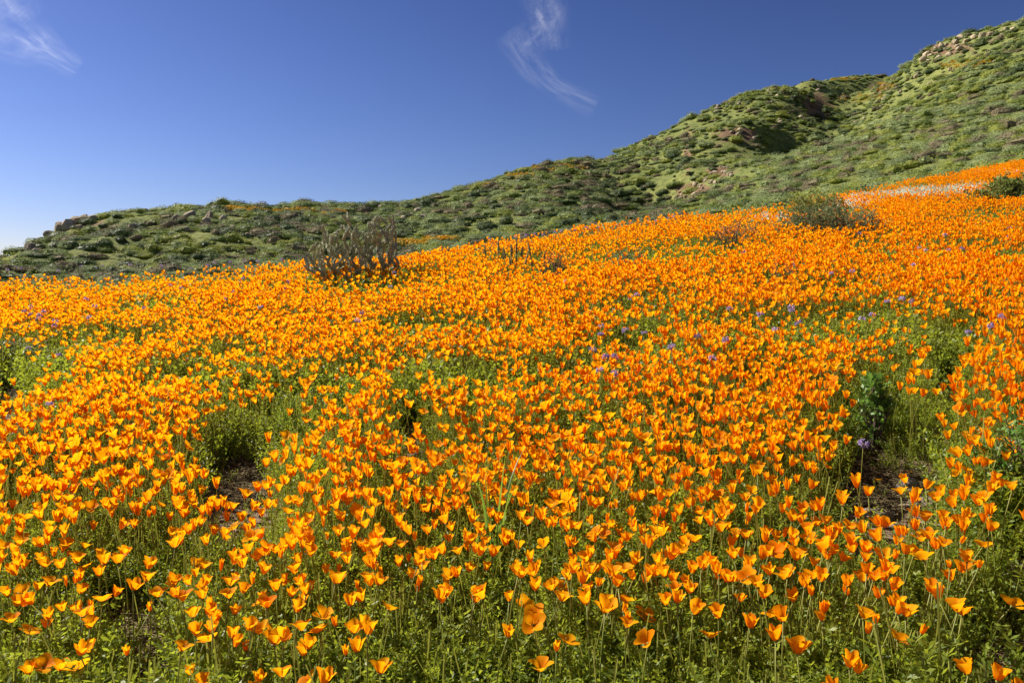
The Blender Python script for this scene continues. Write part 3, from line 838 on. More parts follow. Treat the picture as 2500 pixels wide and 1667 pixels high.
# prominent flowers of the near clumps: photo pixel of each flower head, read with its kind
NEAR = [(226, 1584, 'cup2'), (145, 1614, 'open'), (235, 1623, 'open'), (320, 1605, 'bud'), (443, 1605, 'skew'), (538, 1655, 'cup2'), (665, 1576, 'flare'), (694, 1547, 'cup'), (726, 1506, 'cup2'), (618, 1562, 'skew'), (575, 1555, 'cup'),
 (481, 1551, 'cup2'), (513, 1544, 'cup'), (502, 1584, 'open'), (484, 1511, 'flare'), (322, 1439, 'flare'), (260, 1475, 'open'), (242, 1499, 'cup2'), (51, 1490, 'cup2'), (61, 1515, 'skew'), (108, 1504, 'cup'), (22, 1587, 'open'), (76, 1562, 'open'),
 (83, 1392, 'flare'), (128, 1385, 'cup2'), (159, 1345, 'flare'), (101, 1341, 'cup'), (202, 1374, 'flare'), (235, 1414, 'cup'), (266, 1380, 'cup2'), (296, 1385, 'flare'), (311, 1356, 'cup'), (403, 1342, 'flare'), (463, 1378, 'open'), (387, 1410, 'flare'),
 (358, 1392, 'cup2'), (593, 1374, 'flare'), (640, 1349, 'flare'), (466, 1428, 'cup'), (459, 1464, 'skew'), (499, 1454, 'cup2'), (412, 1464, 'skew'), (791, 1439, 'flare'), (752, 1576, 'cup2'), (745, 1650, 'open'), (700, 1648, 'skew'), (790, 1560, 'open'), (775, 1530, 'skew'),
 (540, 1500, 'cup'), (560, 1470, 'skew'), (640, 1470, 'open'), (670, 1445, 'cup2'), (600, 1430, 'skew'), (735, 1590, 'cup'), (800, 1500, 'skew'), (710, 1460, 'cup'), (80, 1440, 'skew'), (10, 1450, 'cup'), (330, 1500, 'bud'),
 (1257, 1280, 'cup2'), (1049, 1463, 'cup2'), (1082, 1468, 'cup'), (1181, 1461, 'flare'), (1085, 1407, 'flare'), (1134, 1398, 'cup'), (1239, 1410, 'cup'), (1266, 1399, 'cup'), (1306, 1446, 'cup'), (1335, 1468, 'skew'), (1369, 1464, 'bud'), (1273, 1490, 'open'),
 (1344, 1506, 'open'), (1299, 1517, 'open'), (1375, 1555, 'open'), (1355, 1591, 'bud'), (1273, 1638, 'skew'), (1219, 1544, 'cup'), (955, 1654, 'flare'), (1472, 1515, 'flare'), (1545, 1537, 'skew'), (1559, 1562, 'skew'), (1573, 1508, 'open'), (1440, 1490, 'cup'),
 (1458, 1484, 'cup'), (1545, 1481, 'open'), (916, 1475, 'cup2'), (916, 1526, 'cup2'), (894, 1551, 'cup'), (860, 1526, 'bud'), (986, 1450, 'bud'), (1006, 1434, 'bud'), (963, 1490, 'open'), (887, 1426, 'flare'), (981, 1414, 'flare'), (999, 1374, 'cup2'), (1029, 1372, 'cup'),
 (825, 1548, 'flare'), (843, 1582, 'cup'), (807, 1649, 'cup2'), (822, 1590, 'bud'), (830, 1480, 'cup'), (1107, 1356, 'bud'), (1167, 1322, 'cup'), (1203, 1356, 'cup'), (1255, 1313, 'cup'), (1310, 1284, 'flare'), (815, 1420, 'flare'), (870, 1380, 'flare'),
 (1400, 1420, 'cup2'), (1440, 1400, 'flare'), (1480, 1430, 'cup2'), (1520, 1445, 'cup'), (1390, 1395, 'cup'), (1500, 1395, 'flare'), (1600, 1400, 'cup2'), (1560, 1425, 'cup'),
 (1771, 1571, 'open'), (1833, 1535, 'cup'), (1892, 1584, 'cup'), (1945, 1600, 'flare'), (2091, 1629, 'cup'), (2196, 1566, 'open'), (2226, 1533, 'bud'), (2337, 1654, 'cup2'), (2403, 1649, 'cup'), (2300, 1499, 'flare'), (2205, 1506, 'flare'), (2237, 1492, 'cup2'),
 (2210, 1450, 'cup'), (2241, 1445, 'cup2'), (2145, 1468, 'bud'), (2150, 1502, 'cup'), (2094, 1500, 'skew'), (2001, 1490, 'bud'), (1964, 1468, 'bud'), (1903, 1508, 'open'), (1887, 1457, 'cup2'), (1793, 1425, 'cup'), (1697, 1501, 'cup'), (2028, 1450, 'bud'),
 (2008, 1421, 'cup'), (2127, 1414, 'cup2'), (1946, 1381, 'flare'), (2427, 1468, 'open'), (2347, 1504, 'skew'), (2337, 1475, 'cup'), (2402, 1390, 'open'), (2474, 1323, 'cup'), (1852, 1403, 'cup2'), (1952, 1334, 'flare'), (2116, 1367, 'flare'), (2441, 1262, 'cup'),
 (2393, 1287, 'cup2'), (2344, 1284, 'flare'), (2441, 1200, 'flare'), (2400, 1204, 'cup2'), (2355, 1208, 'cup'), (2272, 1219, 'flare'), (2196, 1208, 'skew'), (2243, 1181, 'cup'), (2257, 1195, 'cup'), (2087, 1219, 'cup2'), (2113, 1206, 'cup'), (2046, 1231, 'cup2'),
 (1975, 1247, 'flare'), (1834, 1230, 'flare'), (1907, 1181, 'cup'), (1852, 1166, 'flare'), (2073, 1258, 'cup2'), (1932, 1280, 'flare'), (1740, 1287, 'cup2'), (1823, 1316, 'flare'), (2188, 1289, 'flare'), (2134, 1287, 'cup2'), (2232, 1276, 'flare'), (2409, 1233, 'cup'),
 (2326, 1240, 'cup'), (2100, 1530, 'bud'), (2130, 1555, 'bud'), (1990, 1505, 'bud'), (2060, 1420, 'cup'), (1700, 1450, 'cup2'), (1680, 1480, 'cup'), (1730, 1420, 'cup2'), (2190, 1400, 'cup'), (2290, 1330, 'skew'), (2360, 1330, 'open'), (2260, 1320, 'flare'),
 (500, 1170, 'cup2'), (457, 1165, 'cup'), (610, 1205, 'cup'), (665, 1190, 'flare'), (650, 1215, 'bud')]
SPECIAL = {(1257, 1280): 'tall cup-shaped orange poppy standing above its neighbours beside the broad grass blades',
           (1945, 1600): 'large flared orange poppy beside a narrow cup over dark foliage',
           (1771, 1571): 'deep orange poppy opened flat, alone over dark green foliage',
           (2196, 1566): 'orange poppy opened flat with two wide wings over dark foliage',
           (2337, 1654): 'rounded orange poppy beside the shaded bare soil'}
def head_base(px, py, hh):
    """ground point of a stem of height hh whose flower is seen at the pixel"""
    X, Z = ray(px, py)
    d = np.linspace(0.9, 8, 1500)
    f = EYE + Z * d - (height(X * d, d) + hh)
    k = int(np.argmax(f < 0))
    return float(X * d[k]), float(d[k])
PLACES = [(1215, 1420, 0.42, 'beside the broad bright grass blades'), (2212, 1215, 0.40, 'beside the rounded grey stone'), (2120, 1290, 0.45, 'just in front of the long stone slabs'),
          (575, 1230, 0.55, 'beside the shaded bare path'), (335, 1580, 0.34, 'round the small bare patch with straw'), (2490, 1420, 0.42, 'beside the tan crumbly stone'),
          (2440, 1640, 0.40, 'beside the dark bare soil'), (2125, 1110, 0.40, 'beside the leafy herb')]
PLACES = [(hit(a, b)[0], hit(a, b)[1], r_, t) for a, b, r_, t in PLACES]
def place_phrase(x, y):
    best = min(PLACES, key=lambda q: math.hypot(q[0] - x, q[1] - y) / q[2])
    if math.hypot(best[0] - x, best[1] - y) < best[2]: return best[3]
    # otherwise by how the plant stands in its surroundings
    return 'in the thick of the front clumps' if y > 2.15 else 'over the leafy green margin before the clumps'
KIND_WORDS = {'bud': 'furled orange poppy bud', 'cup': 'narrow half-open orange poppy', 'cup2': 'rounded cup-shaped orange poppy', 'flare': 'wide flared orange poppy',
              'open': 'flat open orange poppy', 'skew': 'lopsided orange poppy with one petal out'}
def make_poppy(x, y, kind, hh, scale, lean, rz, label=None):
    z = hz(x, y)
    ph = place_phrase(x, y)
    root = link('poppy', None, None, (x, y, z), (lean[0], lean[1], rz))
    root.empty_display_size = 0.05
    if label: tag(root, label, 'poppy')
    else:
        st_ = 'tall-stemmed ' if hh > 0.312 else ('short-stemmed ' if hh < 0.265 else '')
        tag(root, st_ + KIND_WORDS[kind] + ' ' + ph, 'poppy', st_ + KIND_WORDS[kind].split(' with')[0] + ' ' + ph)
    k = int(rng.integers(0, 6)); st, end = STEMS[k]
    link('stem', st, root, (0, 0, 0), (0, 0, 0), (1, 1, hh / STEM_H))
    tip = Vector((end.x, end.y, end.z * hh / STEM_H))
    tilt = Euler((N(0.16), N(0.16) + 0.08, U(0, 6.28)))
    if kind == 'open': tilt = Euler((U(0.2, 0.7), N(0.3), 0))
    for s in range(4):
        rm = tilt.to_matrix() @ Matrix.Rotation(s * math.pi / 2, 3, 'Z')
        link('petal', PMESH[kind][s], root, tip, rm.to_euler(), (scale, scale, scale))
    link('foliage', LEAFCLUMP[int(rng.integers(0, 3))], root, (0, 0, 0), (0, 0, U(0, 6)), (1, 1, U(0.8, 1.15)))
    return root
placed = []
for (px, py, kind) in NEAR:
    hh = {'bud': 0.25, 'open': 0.24}.get(kind, 0.30) + N(0.018)
    if (px, py) == (1257, 1280): hh = 0.42
    x, y = head_base(px, py, hh)
    sc = U(0.80, 1.0)
    if (px, py) in ((1945, 1600), (665, 1576), (1946, 1381), (1472, 1515)): sc = 1.12
    make_poppy(x, y, kind, hh, sc, (0, 0), U(0, 6.28), SPECIAL.get((px, py)))
    placed.append((x, y))
# the rest of the field
fx, fy, fz = field_points([(1.25, 4.0, 0.041), (4.0, 8.0, 0.040), (8.0, 30.0, 0.047)])
px, py = project(fx, fy, fz)
hpx, hpy = project(fx, fy, fz + 0.3)
dens = 0.99 - 0.80 * sstep(0.54, 0.68, fbm(fx * 0.9, fy * 1.3, 61)) - 0.30 * sstep(0.5, 0.7, fbm(fx * 3.4, fy * 4.2, 63))
dens = np.maximum(dens, 0.08)
edge = np.interp(hpx, [0, 850, 1250, 1700, 2200, 2500], [1590, 1570, 1450, 1470, 1430, 1340])
dens *= 1 - 0.86 * sstep(-60, 60, hpy - edge)
dens *= 1 - 0.12 * sstep(1100, 1300, hpy)
dens *= 1 - 0.93 * blobs(hpx, hpy, NOFLOWER)
dens *= 1 - hides(fx, fy, fz, BARE, 0.3)
# sparse margin at the far right where white flowers and shrubs take over
dens *= 1 - 0.75 * blobs(px, py, [(2190, 510, 160, 14), (2330, 490, 160, 16), (2010, 560, 110, 20)], 0.4)
keep = rng.random(len(fx)) < dens
P = np.array(placed)
near = np.where(fy < 4)[0]
dd = np.min(np.hypot(fx[near][:, None] - P[None, :, 0], fy[near][:, None] - P[None, :, 1]), axis=1)
keep[near[dd < 0.035]] = False
keep &= ~((np.abs(hpx - 1257) < 45) & (np.abs(hpy - 1275) < 40))
fx, fy, fz, hpx, hpy = fx[keep], fy[keep], fz[keep], hpx[keep], hpy[keep]
n = len(fx)
kinds = rng.choice(6, n, p=[0.14, 0.26, 0.24, 0.17, 0.06, 0.13])
hgt = np.clip(rng.normal(0.295, 0.034, n), 0.19, 0.38) + 0.05 * (fbm(fx * 1.1, fy * 1.1, 77) - 0.5) * 2
inf = (hpx > 0) & (hpx < W) & (hpy < H) & (hpy > 0)
order = np.argsort(np.where(inf, fy, 99))[:max(0, 300 - len(NEAR))]
for q in order:
    make_poppy(float(fx[q]), float(fy[q]), FK[kinds[q]], float(hgt[q]), U(0.68, 0.95), (N(0.08), 0.05 + N(0.08)), U(0, 6.28))
rest = np.ones(n, bool); rest[order] = False
# whole flowers with stems for the mass of the field
WHOLE = []
for k, nm in enumerate(FK):
    for var in range(2):
        mb = MB(); r = np.random.default_rng(900 + 2 * k + var)
        sp = stem_pts(k + 6 * var); end = Vector(sp[-1])
        mb.ribbon(sp, 0.0034, Vector((1, 0.3, 0)).normalized(), 1, taper=False)
        mb.ribbon(sp, 0.0034, Vector((-0.3, 1, 0)).normalized(), 1, taper=False)
        tl = Euler((r.normal(0, .2), r.normal(0, .2) + .05, r.uniform(0, 6))).to_matrix()
        if nm == 'open': tl = Euler((r.uniform(.2, .6), r.normal(0, .3), 0)).to_matrix()
        for s in range(4):
            pv, pf, pa = PETALS[nm][s]
            rm = tl @ Matrix.Rotation(s * math.pi / 2, 3, 'Z')
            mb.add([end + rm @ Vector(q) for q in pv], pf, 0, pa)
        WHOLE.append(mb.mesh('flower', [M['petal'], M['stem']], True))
nr = rest.sum()
s = rng.uniform(0.60, 0.90, nr)
scatter('poppy_field', np.c_[fx, fy, fz][rest], np.c_[rng.normal(0, .08, nr), rng.normal(.05, .08, nr), rng.uniform(0, 6.28, nr)],
        np.c_[s, s, hgt[rest] / STEM_H], kinds[rest] * 2 + rng.integers(0, 2, nr), WHOLE,
        'dense carpet of orange poppies covering the whole slope behind the front clumps', 'poppies')
print('poppies', n)

# foliage below the flowers
def build_foliage():
    x, y, z = field_points([(1.15, 3.2, 0.036), (3.2, 6.0, 0.050), (6.0, 30.0, 0.082)], 1.06)
    px, py = project(x, y, z)
    bare = hides(x, y, z, BARE, 0.26)
    k = rng.random(len(x)) < (1 - 0.90 * bare) * (0.62 + 0.38 * sstep(0.3, 0.55, fbm(x * 2.5, y * 2.5, 71)))
    x, y, z, bare, py = x[k], y[k], z[k], bare[k], py[k]
    n = len(x)
    far = y > 4.5
    pick = np.where(far, 5 + rng.integers(0, 4, n), rng.integers(0, 5, n))
    hs_ = (0.5 + 0.9 * fbm(x * 2.3, y * 2.3, 77)) * rng.uniform(0.7, 1.2, n) * (1 - 0.6 * bare)
    scatter('poppy_foliage', np.c_[x, y, z], np.c_[rng.normal(0, .15, n), rng.normal(0.05, .15, n), rng.uniform(0, 6.28, n)],
            np.c_[hs_ * 1.05, hs_ * 1.05, hs_], pick, TUFT_N + TUFT_F, 'feathery yellow green poppy leaves filling the ground below the flowers', 'foliage')
    print('tufts', n)
build_foliage()

# litter, pebbles and dry stalks on the bare soil
def build_litter():
    co = []
    for (a, b, rx, ry) in BARE:
        for _ in range(int(min(700, rx * ry * 0.12))):
            t = U(0, 6.28); q = math.sqrt(U(0, 1)) * 1.25
            h = hit(a + rx * q * math.cos(t), b + ry * q * math.sin(t))
            if h and h[1] < 12: co.append(h)
    co = np.array(co); n = len(co)
    ms = []
    for k in range(3):
        mb = MB(); r = np.random.default_rng(60 + k)
        for _ in range(7):
            p = Vector((r.normal(0, .03), r.normal(0, .03), 0.004)); a = r.uniform(0, 6.28); l = r.uniform(.03, .10)
            d = Vector((math.cos(a), math.sin(a), r.uniform(0, .25)))
            mb.ribbon([p, p + d * l * .5 + Vector((0, 0, .006)), p + d * l], 0.0028, d.cross(Vector((0, 0, 1))).normalized(), 0, False)
        ms.append(mb.mesh('straw', [M['dry']]))
    for k in range(2):
        me = rock_mesh('pebble', M['slab'], 70 + k, 1, 5)
        me.transform(Matrix.Scale(0.009, 4)); ms.append(me)
    mb = MB(); r = np.random.default_rng(66)
    for _ in range(3):                                   # fallen petals
        c = Vector((r.normal(0, .04), r.normal(0, .04), 0.008)); a = r.uniform(0, 6.28)
        u = Vector((math.cos(a), math.sin(a), r.normal(0, .2))); w = Vector((-math.sin(a), math.cos(a), r.normal(0, .2)))
        mb.add([c - u * .012, c - w * .012 + u * .006 + Vector((0, 0, .004)), c + u * .014, c + w * .012 + u * .006 + Vector((0, 0, .003))], [(0, 1, 2), (0, 2, 3)], 0, [.2, .8, .9, .8])
    ms.append(mb.mesh('fallen_petal', [M['petal']]))
    s = rng.uniform(0.6, 1.4, n)
    scatter('ground_litter', co, np.c_[np.zeros((n, 2)), rng.uniform(0, 6.28, n)], np.c_[s, s, s], rng.choice(6, n, p=[.22, .22, .22, .15, .15, .04]), ms, 'dry straw, pebbles and fallen petals on the bare soil between the poppies', 'litter')
build_litter()

# ------------------------------------------------------------------ stones near the path
def near_rock(px, py, wpx, hpx, mesh, name, label, rz=0.3, depth=0.8):
    h = hit(px, py)
    d = h[1]; sx = wpx * d / F / 2; sz = hpx * d / F / 2
    o = link(name, mesh, None, (h[0], h[1], h[2] + sz * 0.45), (0.1, -0.05, rz), (sx, sx * depth, sz))
    tag(o, label, 'rock')
def fine_rock(seed, mat):
    me = rock_mesh('rock', mat, seed, 3, 12)
    me.polygons.foreach_set('use_smooth', np.zeros(len(me.polygons), bool))
    return me
near_rock(2212, 1200, 74, 62, fine_rock(1, M['greyrock']), 'field_stone', 'rounded dark grey stone beside the trodden gap in the poppies')
near_rock(2262, 1236, 150, 34, fine_rock(2, M['slab']), 'flat_stone', 'long flat weathered brown stone slab in front of the grey stone', 0.1, 0.5)
near_rock(2135, 1262, 110, 30, fine_rock(3, M['slab']), 'flat_stone', 'low cracked stone slab half hidden behind the front poppies', -0.2, 0.5)
near_rock(2490, 1395, 70, 50, fine_rock(4, M['slab']), 'flat_stone', 'tan crumbly stone at the edge of the bare soil', 0.5, 0.8)
near_rock(2495, 1455, 60, 34, fine_rock(5, M['slab']), 'flat_stone', 'small rough stone below the tan crumbly stone', 0.9, 0.8)

# ------------------------------------------------------------------ cactus
def segment_mesh(seed, mat):
    """one knobbly joint, unit length along +Z, with spines"""
    r = np.random.default_rng(seed); mb = MB()
    rings, sides = 9, 8
    v = []; f = []
    for j in range(rings):
        t = j / (rings - 1)
        prof = 0.085 * (1.05 - 0.25 * t) * (math.sin(math.pi * min(1, 0.12 + t * 0.95)) ** 0.35)
        for s in range(sides):
            an = 2 * math.pi * (s + 0.5 * (j % 2)) / sides
            rr = prof * (1.28 if (s + j) % 2 == 0 else 0.86) * (1 + 0.08 * r.normal())
            v.append((rr * math.cos(an), rr * math.sin(an), t))
    for j in range(rings - 1):
        for s in range(sides):
            s2 = (s + 1) % sides
            f.append((j * sides + s, j * sides + s2, (j + 1) * sides + s2, (j + 1) * sides + s))
    f.append(tuple(range((rings - 1) * sides, rings * sides)))
    mb.add(v, f, 0)
    for _ in range(34):
        k = int(r.integers(0, len(v) - sides)); p = Vector(v[k])
        d = (Vector((p.x, p.y, 0)).normalized() + Vector(r.normal(0, .5, 3))).normalized()
        sd = d.orthogonal().normalized() * 0.009
        mb.add([p - sd, p + sd, p + d * 0.11], [(0, 1, 2)], 1)
    return mb.mesh('joint', [mat, M['spine']])
SEG = [segment_mesh(30 + k, M['cactus']) for k in range(5)]
SEGG = [segment_mesh(40 + k, M['cactusgreen']) for k in range(3)]
def put_segment(root, a, b, meshes, thick=1.0, name='stem_joint'):
    a = Vector(a); b = Vector(b); d = b - a; L = d.length
    o = link(name, meshes[int(rng.integers(0, len(meshes)))], root, a - d * 0.03)
    o.rotation_euler = d.to_track_quat('Z', 'Y').to_euler()
    o.scale = (thick, thick, L * 1.08)
    return o
def build_cholla():
    d0 = 8.7
    X, Z = ray(838, 640)
    bx, by = X * d0, d0
    root = link('cholla_cactus', None, None, (bx, by, hz(bx, by)))
    tag(root, 'tan branching cholla cactus standing at the crest of the poppy field', 'cactus')
    count = [0]
    # outline of the crown: lateral offset (m) -> top height (m), as seen
    prof_x = np.array([-0.34, -0.28, -0.20, -0.12, 0.0, 0.06, 0.13, 0.24, 0.36, 0.45, 0.54, 0.60])
    prof_z = np.array([0.52, 0.62, 0.80, 0.68, 0.84, 0.93, 0.78, 0.80, 0.90, 0.88, 0.90, 0.62])
    def lim(x): return float(np.interp(x, prof_x, prof_z, left=0.3, right=0.3))
    nodes = []
    def run(p, q, th):
        """chain of joints from p to q, bending upward on the way"""
        p = Vector(p); q = Vector(q); L = (q - p).length
        n = max(1, int(round(L / 0.115)))
        mid = p.lerp(q, 0.5) + Vector((0.18 * (q.x - p.x), 0, -0.10 * L))
        prev = p
        for k in range(1, n + 1):
            t = k / n
            c = p * (1 - t) ** 2 + mid * 2 * t * (1 - t) + q * t * t + Vector((N(.006), N(.006), N(.004)))
            put_segment(root, prev, c, SEG, th * U(0.85, 1.1), 'tip_joint' if k == n and th < 0.2 else 'stem_joint'); count[0] += 1
            nodes.append(c.copy()); prev = c
    for (ax, tx, tz) in [(0.0, -0.26, 0.34), (0.0, -0.12, 0.42), (0.02, 0.03, 0.40), (0.05, 0.18, 0.36), (0.08, 0.30, 0.30), (0.10, 0.44, 0.30), (0.06, 0.36, 0.20), (0.03, 0.10, 0.24), (-0.02, -0.2, 0.2), (0.12, 0.52, 0.34)]:
        q = Vector((tx, N(0.09), tz)); p = Vector((ax, N(0.02), -0.03))
        run(p, q, 0.21)
    tips = []
    while len(tips) < 330:
        x = U(-0.37, 0.62); zt = lim(x); z = zt * U(0.45, 1.04)
        if z < 0.2 + 0.35 * abs(x - 0.1) ** 1.2 or z > zt * 1.03: continue
        tips.append(Vector((x, N(0.13), z)))
    for x, z in ((0.06, 0.95), (-0.20, 0.82), (0.37, 0.92), (0.54, 0.92), (0.46, 0.90), (0.03, 0.9), (-0.31, 0.62), (0.33, 0.88), (0.42, 0.91)): tips.append(Vector((x, N(.05), z)))
    tips.sort(key=lambda v: v.z + 0.3 * abs(v.x - 0.1))
    for t in tips:
        best = min((nd for nd in nodes if nd.z < t.z - 0.05), key=lambda nd: (nd - t).length + 0.5 * abs(nd.x - t.x), default=None)
        if best is None or count[0] > 520: continue
        run(best, t, 0.17)
    print('cholla joints', count[0])
build_cholla()
def cactus_clump(px, py, stems, label, sc=1.0):
    X, Z = ray(px, py); h = hit(px, py, lift=0.3)
    root = link('cactus_clump', None, None, (h[0], h[1], h[2]))
    tag(root, label, 'cactus')
    for (dx, dz, lean, n) in stems:
        p = Vector((dx * 0.5, N(0.03), -0.02)); top = Vector((dx + lean, N(0.05), dz))
        for k in range(n):
            put_segment(root, p.lerp(top, k / n), p.lerp(top, (k + 1) / n), SEGG, 0.13, 'stem_joint')
cactus_clump(1255, 642, [(-0.08, 0.46, -0.03, 4), (-0.03, 0.50, 0.0, 4), (0.02, 0.54, 0.01, 4), (0.06, 0.47, 0.03, 4), (0.10, 0.42, 0.05, 3), (0.0, 0.36, -0.05, 3)], 'clump of upright green grey cactus stems sunk in the poppies')
cactus_clump(1217, 636, [(0.0, 0.52, 0.0, 4), (0.02, 0.36, 0.03, 3)], 'single slender cactus stem beside the clump of upright stems')
cactus_clump(1182, 634, [(0.0, 0.46, 0.01, 4), (-0.02, 0.34, -0.03, 3)], 'short slender cactus stem rising from the poppies farthest from the grey bush')
cactus_clump(1315, 640, [(-0.03, 0.50, -0.08, 4), (0.05, 0.42, 0.02, 3), (0.0, 0.34, 0.05, 3)], 'leaning cactus stems beside the small grey bush')

# ------------------------------------------------------------------ shrubs in the field
def field_bush(name, px, py, w, h, label, leafmat, seed, nst=60, leaves=900, lsize=0.022, twig=0.003, dome=True, lift=0.3, leafy_top=0.35):
    r = np.random.default_rng(seed)
    q = hit(px, py, lift=lift)
    root = link(name, None, None, (q[0], q[1], q[2]))
    tag(root, label, 'bush')
    mb = MB(); lf = MB(); tips = []
    for _ in range(nst):
        a = r.uniform(0, 6.28); rr = math.sqrt(r.random())
        top = Vector((math.cos(a) * rr * w * 0.5, math.sin(a) * rr * w * 0.42, h * (math.sqrt(max(0.05, 1 - rr * rr * 0.85)) if dome else 1) * r.uniform(0.72, 1.05)))
        b = Vector((top.x * 0.2, top.y * 0.2, -0.02))
        m1 = b.lerp(top, 0.5) + Vector((r.normal(0, .03) * w, r.normal(0, .03) * w, 0.02))
        mb.tube([b, m1, top], [twig * 1.8, twig * 1.2, twig * 0.5], 4)
        tips.append((b, m1, top))
        for _k in range(3):
            t = r.uniform(0.35, 0.95)
            s = m1.lerp(top, t); e = s + Vector((r.normal(0, .10) * w, r.normal(0, .10) * w, r.uniform(0.05, 0.22) * h))
            if e.z > h * 1.05: e.z = h * 1.05
            mb.tube([s, e], [twig * 0.8, twig * 0.35], 3)
            tips.append((s, s.lerp(e, .5), e))
    for _ in range(leaves):
        b, m1, top = tips[int(r.integers(0, len(tips)))]
        t = r.uniform(leafy_top, 1.05)
        p = (b.lerp(m1, t * 2) if t < 0.5 else m1.lerp(top, t * 2 - 1)) + Vector(r.normal(0, 0.012, 3))
        d = Vector(r.normal(0, 1, 3)); d.z = abs(d.z) + 0.2; d.normalize(); s = lsize * r.uniform(0.6, 1.3)
        nn = d.cross(Vector(r.normal(0, 1, 3))).normalized() * s * 0.28
        lf.add([p, p + d * s * .5 + nn, p + d * s, p + d * s * .5 - nn], [(0, 1, 2, 3)])
    link('branches', mb.mesh('branches', [M['wood']]), root)
    link('leaves', lf.mesh('leaves', [leafmat]), root)
    return root
field_bush('woody_bush', 1985, 560, 1.0, 0.58, 'large grey green woody bush at the far edge of the poppy field', M['greyshrub'], 1, 110, 5200, 0.028, 0.003)
field_bush('green_bush', 2085, 560, 0.75, 0.55, 'smaller olive green bush joined to the large woody bush', M['greyshrub'], 2, 90, 2200, 0.026, 0.003)
field_bush('lime_bush', 1990, 512, 1.0, 0.6, 'bright yellow green bush behind the large woody bush', M['lime'], 21, 80, 2600, 0.04, 0.004)
field_bush('dark_bush', 2462, 487, 1.05, 0.66, 'rounded dark green bush beside the white flowers', M['green'], 3, 90, 5200, 0.045, 0.004)
field_bush('dry_bush', 1795, 580, 0.75, 0.50, 'bare brown twiggy bush with poppies growing through it', M['brown'], 4, 70, 350, 0.02, 0.003)
field_bush('grey_bush', 1352, 655, 0.38, 0.44, 'small grey brown bush beside the leaning cactus stems', M['brown'], 5, 70, 700, 0.018, 0.0026)
field_bush('dry_twigs', 1915, 672, 0.30, 0.46, 'sprig of bare dry twigs standing among the purple flowers', M['brown'], 6, 16, 60, 0.014, 0.0022)
field_bush('green_plant', 2030, 520, 0.5, 0.5, 'low olive shrub between the orange and the white flowers', M['greyshrub'], 7, 50, 900, 0.03, 0.003)
field_bush('sage_bush', 2490, 1245, 0.40, 0.40, 'grey green sage bush at the bare soil beside the front poppies', M['herb'], 8, 60, 1500, 0.022, 0.0022, lift=0.05)
field_bush('low_bush', 1115, 880, 0.30, 0.30, 'dark twiggy bush in a gap of the middle poppies', M['dark'], 9, 50, 700, 0.018, 0.002, lift=0.1)
field_bush('weed_patch', 45, 880, 0.55, 0.28, 'pale green weedy bush in the open gap of the poppies', M['sage'], 10, 60, 1500, 0.022, 0.002, lift=0.1)
field_bush('thorn_bush', 1530, 625, 0.7, 0.36, 'grey green low bush sunk among the poppies near the crest', M['sage'], 11, 60, 900, 0.024, 0.0024)
field_bush('herb_plant', 2125, 1075, 0.20, 0.32, 'bright green leafy herb beside the single purple flower', M['herb'], 12, 34, 700, 0.03, 0.0026, lift=0.05, leafy_top=0.2)

# broad grass clumps
def grass_clump(px, py, label, blades, hmax, seed, lift=0.2):
    r = np.random.default_rng(seed)
    q = hit(px, py, lift=lift)
    root = link('grass_clump', None, None, q)
    tag(root, label, 'grass')
    for k in range(blades):
        a = r.uniform(0, 6.28); hh = hmax * r.uniform(0.6, 1.0); out = Vector((math.cos(a), math.sin(a), 0)); side = out.cross(Vector((0, 0, 1)))
        pts = []; p = Vector((r.normal(0, .012), r.normal(0, .012), -0.01)); d = (Vector((0, 0, 1)) + out * r.uniform(.05, .35)).normalized(); cv = r.uniform(0.05, 0.55)
        for j in range(9):
            pts.append(p.copy()); p = p + d * hh / 7; d = (d + out * cv * 0.22 * j / 4 - Vector((0, 0, cv * 0.17 * j / 4))).normalized()
        mb = MB(); v = []
        wd = r.uniform(0.008, 0.013)
        for j, c in enumerate(pts):
            t = j / 8; ww = wd * (0.55 + 0.9 * t) * (1 - t ** 2.2) * 0.5 + 1e-4
            v += [c - side * ww, c - out * ww * 0.35, c + side * ww]
        f = []
        for j in range(8):
            b = 3 * j; f += [(b, b + 1, b + 4, b + 3), (b + 1, b + 2, b + 5, b + 4)]
        mb.add(v, f)
        link('blade', mb.mesh('blade', [M['grass']], True), root)
grass_clump(1200, 1430, 'tall clump of broad bright green grass blades beside the tallest poppy', 13, 0.46, 1, 0.03)
grass_clump(705, 1040, 'arching green grass clump at the edge of the large shaded gap', 12, 0.30, 2, 0.1)
grass_clump(460, 1090, 'upright grass clump beside the bare path through the poppies', 9, 0.26, 3, 0.1)
grass_clump(660, 905, 'small grass clump among the middle poppies', 9, 0.26, 4, 0.2)
grass_clump(1190, 900, 'grass clump beside the dark twiggy bush', 8, 0.28, 5, 0.2)

